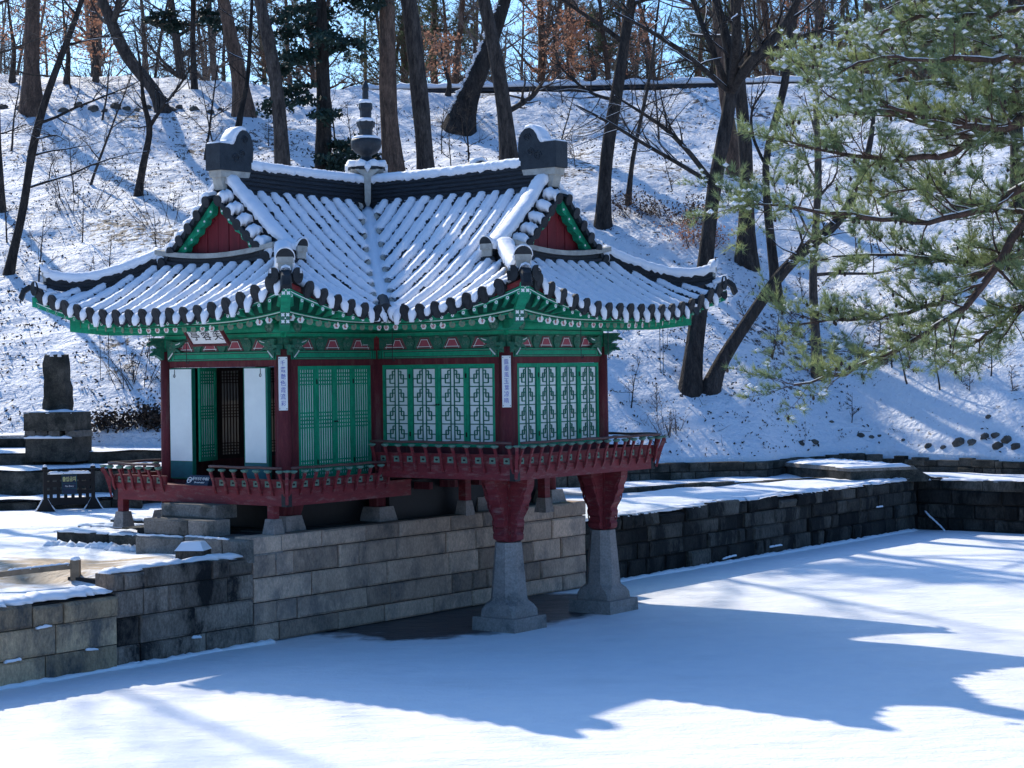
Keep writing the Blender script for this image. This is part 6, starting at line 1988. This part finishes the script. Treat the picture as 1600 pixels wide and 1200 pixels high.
for i, (px, py, lab) in enumerate([(1010, 340, 'brown leaved bush low on the slope beside the tall dark bare tree'), (1062, 350, 'dark leaved bush just left of the forked tree'), (1085, 385, 'reddish bush at the foot of the forked tree, behind the roof')]):
    bush('brown_bush', lab, px, py, 2.6, 1.0, 'brown_leaf' if i < 2 else 'orange_leaf', 4, size=.06)
bush('bare_bush', 'tangle of bare twigs behind the far end of the water railing', 1045, 680, .9, .9, 'brown_leaf', 1, size=.035)
bush('bare_bush', 'bare twiggy bush on the slope left of the roof', 265, 350, 3.2, 2.0, None, 0)
bush('bare_bush', 'bare twiggy bush just below the left end of the eaves', 215, 600, 2.2, 1.6, None, 0)
bush('bare_bush', 'large bare bush on the far left slope', 120, 330, 3.2, 2.2, None, 0)
bush('brown_bush', 'dark leafy patch at the foot of the slope left of the pavilion', 205, 665, 2.4, .35, 'litter', 6, size=.07)
bush('brown_bush', 'low dark weeds at the foot of the slope beside the left wall of the pavilion', 245, 662, 1.4, .35, 'litter', 6, size=.07)

# ---- orange leaved trees near the crest
def leafy_tree(px, py, hpx, label, nl=7, r=1.0, w=9):
    P = on_hill(px, py)
    s = P[1] / FPX
    t, polys, tw, off = tree('orange_tree', label, 'tree', [(px, py), (px + 4, py - hpx * .4), (px - 3, py - hpx * .8)], [w, w * .8, w * .5], 'bark', 2.0, (0, 0), dict(start=.3, n1=10, n2=5, n3=4, len1=.55, up=.15), snow=0)
    tips = np.array([b[0][-1] for b in tw]) - off
    sel = RNG.random(len(tips)) < .6
    v, f = leaf_quads(tips[sel], .085, .18, nl, .5); np_mesh('leaves', v, f, 'orange_leaf', t)['kind'] = 'stuff'
leafy_tree(20, 128, 120, 'orange leaved tree in the upper left corner', 9)
leafy_tree(105, 130, 110, 'orange leaved tree right of the thick left trunk')
leafy_tree(150, 128, 70, 'small reddish leaved tree near the crest, left')
leafy_tree(870, 140, 85, 'orange leaved tree on the crest above the right ridge', 10)
leafy_tree(925, 140, 60, 'low orange leaved tree on the crest beside the tall dark bare tree', 10)
leafy_tree(1010, 135, 70, 'rust leaved tree on the crest right of the tall dark bare tree', 8)
leafy_tree(700, 150, 45, 'small rust leaved tree on the crest above the middle of the ridge', 6)
leafy_tree(1275, 130, 90, 'thin orange leaved tree on the crest near the pine', 5)

# ---- dark evergreen behind the finial
def evergreen(px, py, label):
    P = on_hill(px, py)
    T = [(505, 330), (505, 268), (507, 180), (505, 90), (502, 0)]
    t, polys, tw, off = tree('evergreen_tree', label, 'tree', T, [28, 27, 24, 20, 16], 'bark_dark', 6, (0, 0), None, snow=0)
    tp = polys[0][0]
    bl, pts = [], []
    for i in range(46):
        k = RNG.integers(3, 25)
        z = tp[k]
        a = RNG.random() * 2 * math.pi
        L = RNG.uniform(1.0, 2.6) * (1.1 - .3 * k / 25)
        b = branch(z, np.array([math.cos(a), math.sin(a), RNG.uniform(-.15, .35)]), L, .035, 7, .12, -.10, 4)
        bl.append(b)
        for q in range(2, 7):
            for s in range(5):
                d = rvec() * [1, 1, .35]
                c = branch(b[0][q], d + np.array([0, 0, -.1]), RNG.uniform(.3, .7), .010, 4, .2, -.1, 3)
                bl.append(c); pts += [c[0][1], c[0][2], c[0][3]]
    build_tubes('limbs', [(p - off, r, s) for p, r, s in bl], 'bark_dark', t, False)
    v, f = leaf_quads(np.array(pts) - off, .105, .085, 7, .55); np_mesh('foliage', v, f, 'yew', t)['kind'] = 'stuff'
evergreen(505, 268, 'dark evergreen with drooping sprays standing left of the roof finial')
def evergreen_spray(px0, py0, Y, n, label):
    """the dark evergreen bough left of it, on a thin trunk of its own"""
    P = on_hill(px0, py0)
    t, polys, tw, off = tree('evergreen_tree', label, 'tree', [(px0, py0), (px0 - 3, py0 - 80), (px0 - 2, py0 - 160)], [9, 8, 7], 'bark_dark', 4, (0, 0), None, snow=0)
    tp = polys[0][0]; bl, pts = [], []
    for i in range(n):
        k = RNG.integers(9, 25); a = RNG.random() * 2 * math.pi
        b = branch(tp[k], np.array([math.cos(a) * 1.2, math.sin(a), RNG.uniform(-.1, .3)]), RNG.uniform(1, 2.4), .03, 7, .12, -.08, 4); bl.append(b)
        for q in range(3, 7):
            for s in range(5):
                c = branch(b[0][q], rvec() * [1, 1, .3], RNG.uniform(.3, .6), .009, 4, .2, -.05, 3); bl.append(c); pts += [c[0][1], c[0][2], c[0][3]]
    build_tubes('limbs', [(p - off, r, s) for p, r, s in bl], 'bark_dark', t, False)
    v, f = leaf_quads(np.array(pts) - off, .10, .08, 6, .55); np_mesh('foliage', v, f, 'yew', t)['kind'] = 'stuff'
evergreen_spray(305, 140, 80, 22, 'small dark evergreen near the crest above the left roof ornament')

# ---- tall bare trees on the left bank, outside the frame; their shade falls on the pond
for i, (x, y, hg) in enumerate([(-17.5, 50, 21), (-22, 56, 24), (-25, 47, 22), (-19.5, 61, 23), (-29, 52, 25), (-24.5, 40, 22), (-32, 44, 25), (-21, 34, 20)]):
    P = np.array([x, y, float(hillz(x, y)) if y > 52.6 else 1.5])
    tp, tr, _ = branch(P - np.array([0, 0, .3]), np.array([RNG.uniform(-.1, .1), RNG.uniform(-.1, .1), 1.0]), hg, .30, 16, .05, .1, 9, .2)
    t = empty('bare_tree', tuple(P), 0, 'tall bare tree on the left bank beyond the left edge', 'tree', 'tall trees on the left bank outside the frame')
    polys = [(tp, tr, 9)]; tw = []
    grow_crown(polys, tp, tr, start=.35, n1=16, n2=7, n3=6, len1=.30, up=.35, minr=.008, twigs=tw)
    build_tubes('trunk', [(p - P, q_, s) for p, q_, s in polys], 'bark', t)
    o = build_tubes('twigs', [(p - P, q_, s) for p, q_, s in tw], 'twig', t, False); o['kind'] = 'stuff'

# ---- far wood beyond the crest: bare trunks and pines
GF = 'bare trees standing in the wood beyond the crest'
def copy_tree(root, loc, rz, sc_):
    r = root.copy(); COL.objects.link(r); r.location = loc; r.rotation_euler = (0, 0, rz); r.scale = (sc_, sc_, sc_)
    for ch in root.children:
        c = ch.copy(); COL.objects.link(c); c.parent = r
    return r
protos = []
for i in range(96):
    Y = RNG.uniform(93, 138); x = RNG.uniform(-.29, .29) * Y
    P = np.array([x, Y, float(hillz(x, Y))])
    if i >= 22:
        copy_tree(protos[i % 22], tuple(P), RNG.uniform(0, 6.28), RNG.uniform(.75, 1.2)); continue
    hgt = RNG.uniform(9, 15); r = RNG.uniform(.08, .28)
    tp, tr, _ = branch(P - np.array([0, 0, .3]), np.array([RNG.uniform(-.18, .18), 0, 1.0]), hgt, r, 12, .07, .1, 7, .3)
    t = empty('bare_tree', tuple(P), 0, 'bare tree of the wood standing beyond the crest of the hill', 'tree', GF)
    polys = [(tp, tr, 7)]; tw = []
    grow_crown(polys, tp, tr, start=.08, n1=19, n2=7, n3=6, len1=.28, up=.4, minr=.013, twigs=tw, fr1=.42)
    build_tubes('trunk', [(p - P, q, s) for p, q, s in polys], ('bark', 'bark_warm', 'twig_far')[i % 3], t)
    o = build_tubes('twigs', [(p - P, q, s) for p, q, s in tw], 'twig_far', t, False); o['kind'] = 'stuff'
    protos.append(t)

def needle_tufts(c, d, L, k, width, spread=.9):
    """fans of long needles: c (n,3) tips, d (n,3) directions"""
    c = np.repeat(c, k, axis=0); d = np.repeat(d, k, axis=0)
    n = len(c)
    a = d + RNG.normal(size=(n, 3)) * spread * .55; a /= np.linalg.norm(a, axis=1)[:, None]
    b = np.cross(a, RNG.normal(size=(n, 3))); b /= np.linalg.norm(b, axis=1)[:, None] + 1e-9
    l = L * RNG.uniform(.6, 1.15, (n, 1))
    v = np.stack([c - b * width / 2, c + b * width / 2, c + a * l], 1).reshape(-1, 3)
    return v, np.arange(n * 3).reshape(n, 3)

GP = 'pines of the wood beyond the crest'
pprotos = []
for i in range(28):
    Y = RNG.uniform(96, 130)
    px = RNG.uniform(620, 1330) if i % 4 < 2 else (RNG.uniform(1300, 1600) if i % 4 == 2 else RNG.uniform(380, 700))
    x = (px - 800) / FPX * Y
    P = np.array([x, Y, float(hillz(x, Y))])
    if i >= 12:
        copy_tree(pprotos[i % 12], tuple(P), RNG.uniform(0, 6.28), RNG.uniform(.8, 1.2)); continue
    hgt = RNG.uniform(7, 11); r = RNG.uniform(.14, .26)
    tp, tr, _ = branch(P - np.array([0, 0, .3]), np.array([RNG.uniform(-.25, .25), 0, 1.0]), hgt, r, 12, .09, .1, 7, .35)
    t = empty('pine_tree', tuple(P), 0, 'pale green pine of the wood standing beyond the crest of the hill', 'tree', GP)
    polys = [(tp, tr, 7)]; tw = []
    grow_crown(polys, tp, tr, start=.30, n1=14, n2=5, n3=5, len1=.34, up=.15, minr=.012, twigs=tw, fr1=.42)
    build_tubes('trunk', [(p - P, q, s) for p, q, s in polys + tw], 'bark_warm', t)
    tips = np.array([b[0][-1] for b in tw]); dirs = np.array([b[0][-1] - b[0][0] for b in tw]); dirs /= np.linalg.norm(dirs, axis=1)[:, None]
    tips2 = np.concatenate([tips, np.array([b[0][2] for b in tw])]); dirs2 = np.concatenate([dirs, dirs]) + np.array([0, 0, .3])
    v, f = needle_tufts(tips2 - P, dirs2, .26, 9, .030, 1.1)
    np_mesh('needles', v, f, 'needle_far', t)['kind'] = 'stuff'
    pprotos.append(t)

# ---- the big pine on the island, its boughs reaching in from the right
IX, IY, IZ = 11.6, 32.2, 1.72
t = empty('pine_tree', (IX, IY, IZ), 0, 'big pine reaching in from the right edge, needles sprinkled with snow', 'pine tree')
off = np.array([IX, IY, IZ])
tp = smooth_path(np.array([[IX, IY, IZ - .3, .30], [IX - .3, IY - .2, IZ + 2, .27], [IX - .9, IY, IZ + 4.2, .25], [IX - 1.2, IY + .2, IZ + 6.5, .20], [IX - .8, IY + .1, IZ + 9, .13], [IX - .9, IY, IZ + 11, .05]]), 24)
polys = [(tp[:, :3], tp[:, 3], 12)]
tips, dirs = [], []; smalls = []
boughs = [  # picture paths of the main boughs, with depth at root and tip
    ([(1640, 165), (1590, 190), (1540, 210), (1530, 200), (1450, 185), (1385, 165)], [18, 15, 12, 11, 8, 5], 31.5, 30.5),
    ([(1640, 180), (1570, 200), (1500, 235), (1420, 250), (1380, 252), (1300, 240), (1235, 222)], [17, 14, 11, 9, 7, 5, 3], 31.8, 31.0),
    ([(1530, 215), (1470, 208), (1440, 185), (1400, 175), (1350, 172), (1290, 150)], [10, 8, 7, 6, 5, 3], 31.5, 30.2),
    ([(1640, 260), (1560, 320), (1480, 345), (1400, 350), (1330, 332), (1230, 325), (1170, 318)], [16, 12, 10, 8, 7, 5, 3], 32, 31.4),
    ([(1660, 300), (1600, 330), (1570, 400), (1540, 440), (1500, 490), (1440, 525), (1390, 550), (1320, 585), (1240, 598)], [18, 16, 14, 12, 10, 8, 7, 5, 3], 32.2, 31),
    ([(1575, 390), (1540, 430), (1500, 455), (1460, 480), (1400, 490), (1330, 500), (1230, 505)], [12, 10, 9, 8, 6, 4, 3], 32.2, 32.8),
    ([(1650, 395), (1600, 410), (1530, 412), (1460, 408), (1400, 395), (1300, 400)], [11, 9, 8, 6, 5, 3], 33, 33.5),
    ([(1640, 90), (1570, 95), (1500, 90), (1440, 95), (1380, 85), (1320, 110)], [11, 10, 8, 6, 5, 3], 31, 30),
    ([(1640, 10), (1570, 20), (1500, 30), (1450, 20), (1400, 40), (1370, 60)], [10, 9, 8, 6, 5, 3], 31.5, 31),
    ([(1640, -40), (1560, -30), (1480, -10), (1440, 0)], [9, 8, 6, 3], 32, 31),
    ([(1640, 470), (1590, 470), (1560, 510), (1520, 540), (1480, 560)], [10, 8, 7, 5, 3], 32.5, 33),
    ([(1640, 130), (1560, 150), (1470, 130), (1400, 125), (1340, 125), (1270, 120)], [10, 9, 7, 6, 4, 3], 32.5, 33.5),
    ([(1640, 60), (1580, 55), (1520, 60), (1460, 60), (1420, 75)], [10, 8, 7, 5, 3], 33, 33.5),
    ([(1590, 330), (1540, 330), (1480, 300), (1440, 290), (1390, 300)], [9, 8, 6, 5, 3], 32.5, 33),
]
for pts, wd, ya, yb in boughs:
    n = len(pts)
    q = np.array([np.append(at(p[0], p[1], ya + (yb - ya) * i / (n - 1)), wd[i] / 2 / FPX * 31.5) for i, p in enumerate(pts)])
    root = tp[np.argmin(np.abs(tp[:, 2] - (q[0, 2] - .4)))]
    q = np.vstack([np.append(root[:3], q[0, 3] * 1.2), q])
    b = smooth_path(q, 26)
    b[:, :3] += RNG.normal(size=(26, 3)) * .02
    polys.append((b[:, :3], b[:, 3], 7))
    Ltot = np.linalg.norm(b[-1, :3] - b[0, :3])
    for i in range(40):
        k = RNG.integers(7, 26)
        tt = b[k, :3] - b[k - 1, :3]; tt /= np.linalg.norm(tt)
        s = branch(b[k, :3], tt * .8 + rvec() * [.8, .9, .5] + np.array([0, 0, .12]), RNG.uniform(.35, 1.05), max(.007, b[k, 3] * .42), 6, .20, .06, 4)
        polys.append(s)
        for j in range(8):
            kk = RNG.integers(2, 6)
            c = branch(s[0][kk], (s[0][-1] - s[0][0]) * .8 + rvec() * [.55, .55, .35] + np.array([0, 0, .15]), RNG.uniform(.12, .34), .0055, 4, .2, .05, 3)
            smalls.append(c)
            tips += [c[0][3], c[0][2], c[0][1]]
            dd = c[0][3] - c[0][1]; dd /= np.linalg.norm(dd); dirs += [dd, dd, dd]
build_tubes('trunk', [(p - off, r, s) for p, r, s in polys], 'bark_red', t)
build_tubes('twigs', [(p - off, r, s) for p, r, s in smalls], 'bark_red', t, False)['kind'] = 'stuff'
o = build_tubes('branch_snow', [(p - off, r, s) for p, r, s in snow_on(polys[1:], .022, .8)], 'snow', t); o['kind'] = 'stuff'
tips = np.array(tips); dirs = np.array(dirs) + np.array([0, 0, .55])
v, f = needle_tufts(tips - off, dirs, .155, 16, .0095, 1.1)
np_mesh('needles', v, f, 'needle', t)['kind'] = 'stuff'
# snow lumps caught in the needles, most in the upper boughs
zr = np.clip((tips[:, 2] - 5.0) / 4.0, .10, 1.0)
clump = vnoise(tips[:, 0] * 2.2, tips[:, 2] * 2.2, 77)
sel = RNG.random(len(tips)) < (.55 * zr + .03) * np.clip((clump - .38) * 3, .06, 1)
o = lumps(tips[sel] - off + np.array([0, 0, .05]), .058, t); o['kind'] = 'stuff'
sel = RNG.random(len(tips)) < .035
cn = MB()
for c in tips[sel][:300]:
    cn.lathe([(.004, -.045), (.020, -.03), (.026, -.005), (.017, .022), (.004, .035)], c - off - np.array([0, 0, .03]), 6)
cn.build('pine_cones', 'litter', t)['kind'] = 'stuff'

# ---- leaf litter and twigs breaking the snow
n = 13000
u = RNG.uniform(-26, 26, n); dd = RNG.uniform(0, 1, n) ** 1.3
yb, _ = hill_base(u)
yy = yb + .2 + dd * 34
dens = vnoise(u * .22, yy * .22, 31) * .65 + vnoise(u * .9, yy * .9, 32) * .35
keep = dens + RNG.uniform(-.22, .22, n) > .47
u, yy = u[keep], yy[keep]
c = np.stack([u, yy, hillz(u, yy) + .02], 1)
v, f = leaf_quads(c, .058, .11, 3, .7)
o = np_mesh('leaf_litter', v, f, 'litter'); tag(o, 'dead leaves and bits sticking out of the snow on the hillside', 'leaf litter', kind='stuff')
st = []
for i in range(420):
    k = RNG.integers(0, len(c))
    st.append(branch(c[k] - np.array([0, 0, .05]), np.array([RNG.uniform(-1, 1), RNG.uniform(-.5, .5), RNG.uniform(.1, 1.4)]), RNG.uniform(.2, .9), RNG.uniform(.005, .014), 5, .2, 0, 3))
o = build_tubes('dead_stems', st, 'twig', None, False); tag(o, 'thin dead stems and fallen twigs poking from the snowy hillside', 'dead stems', kind='stuff')
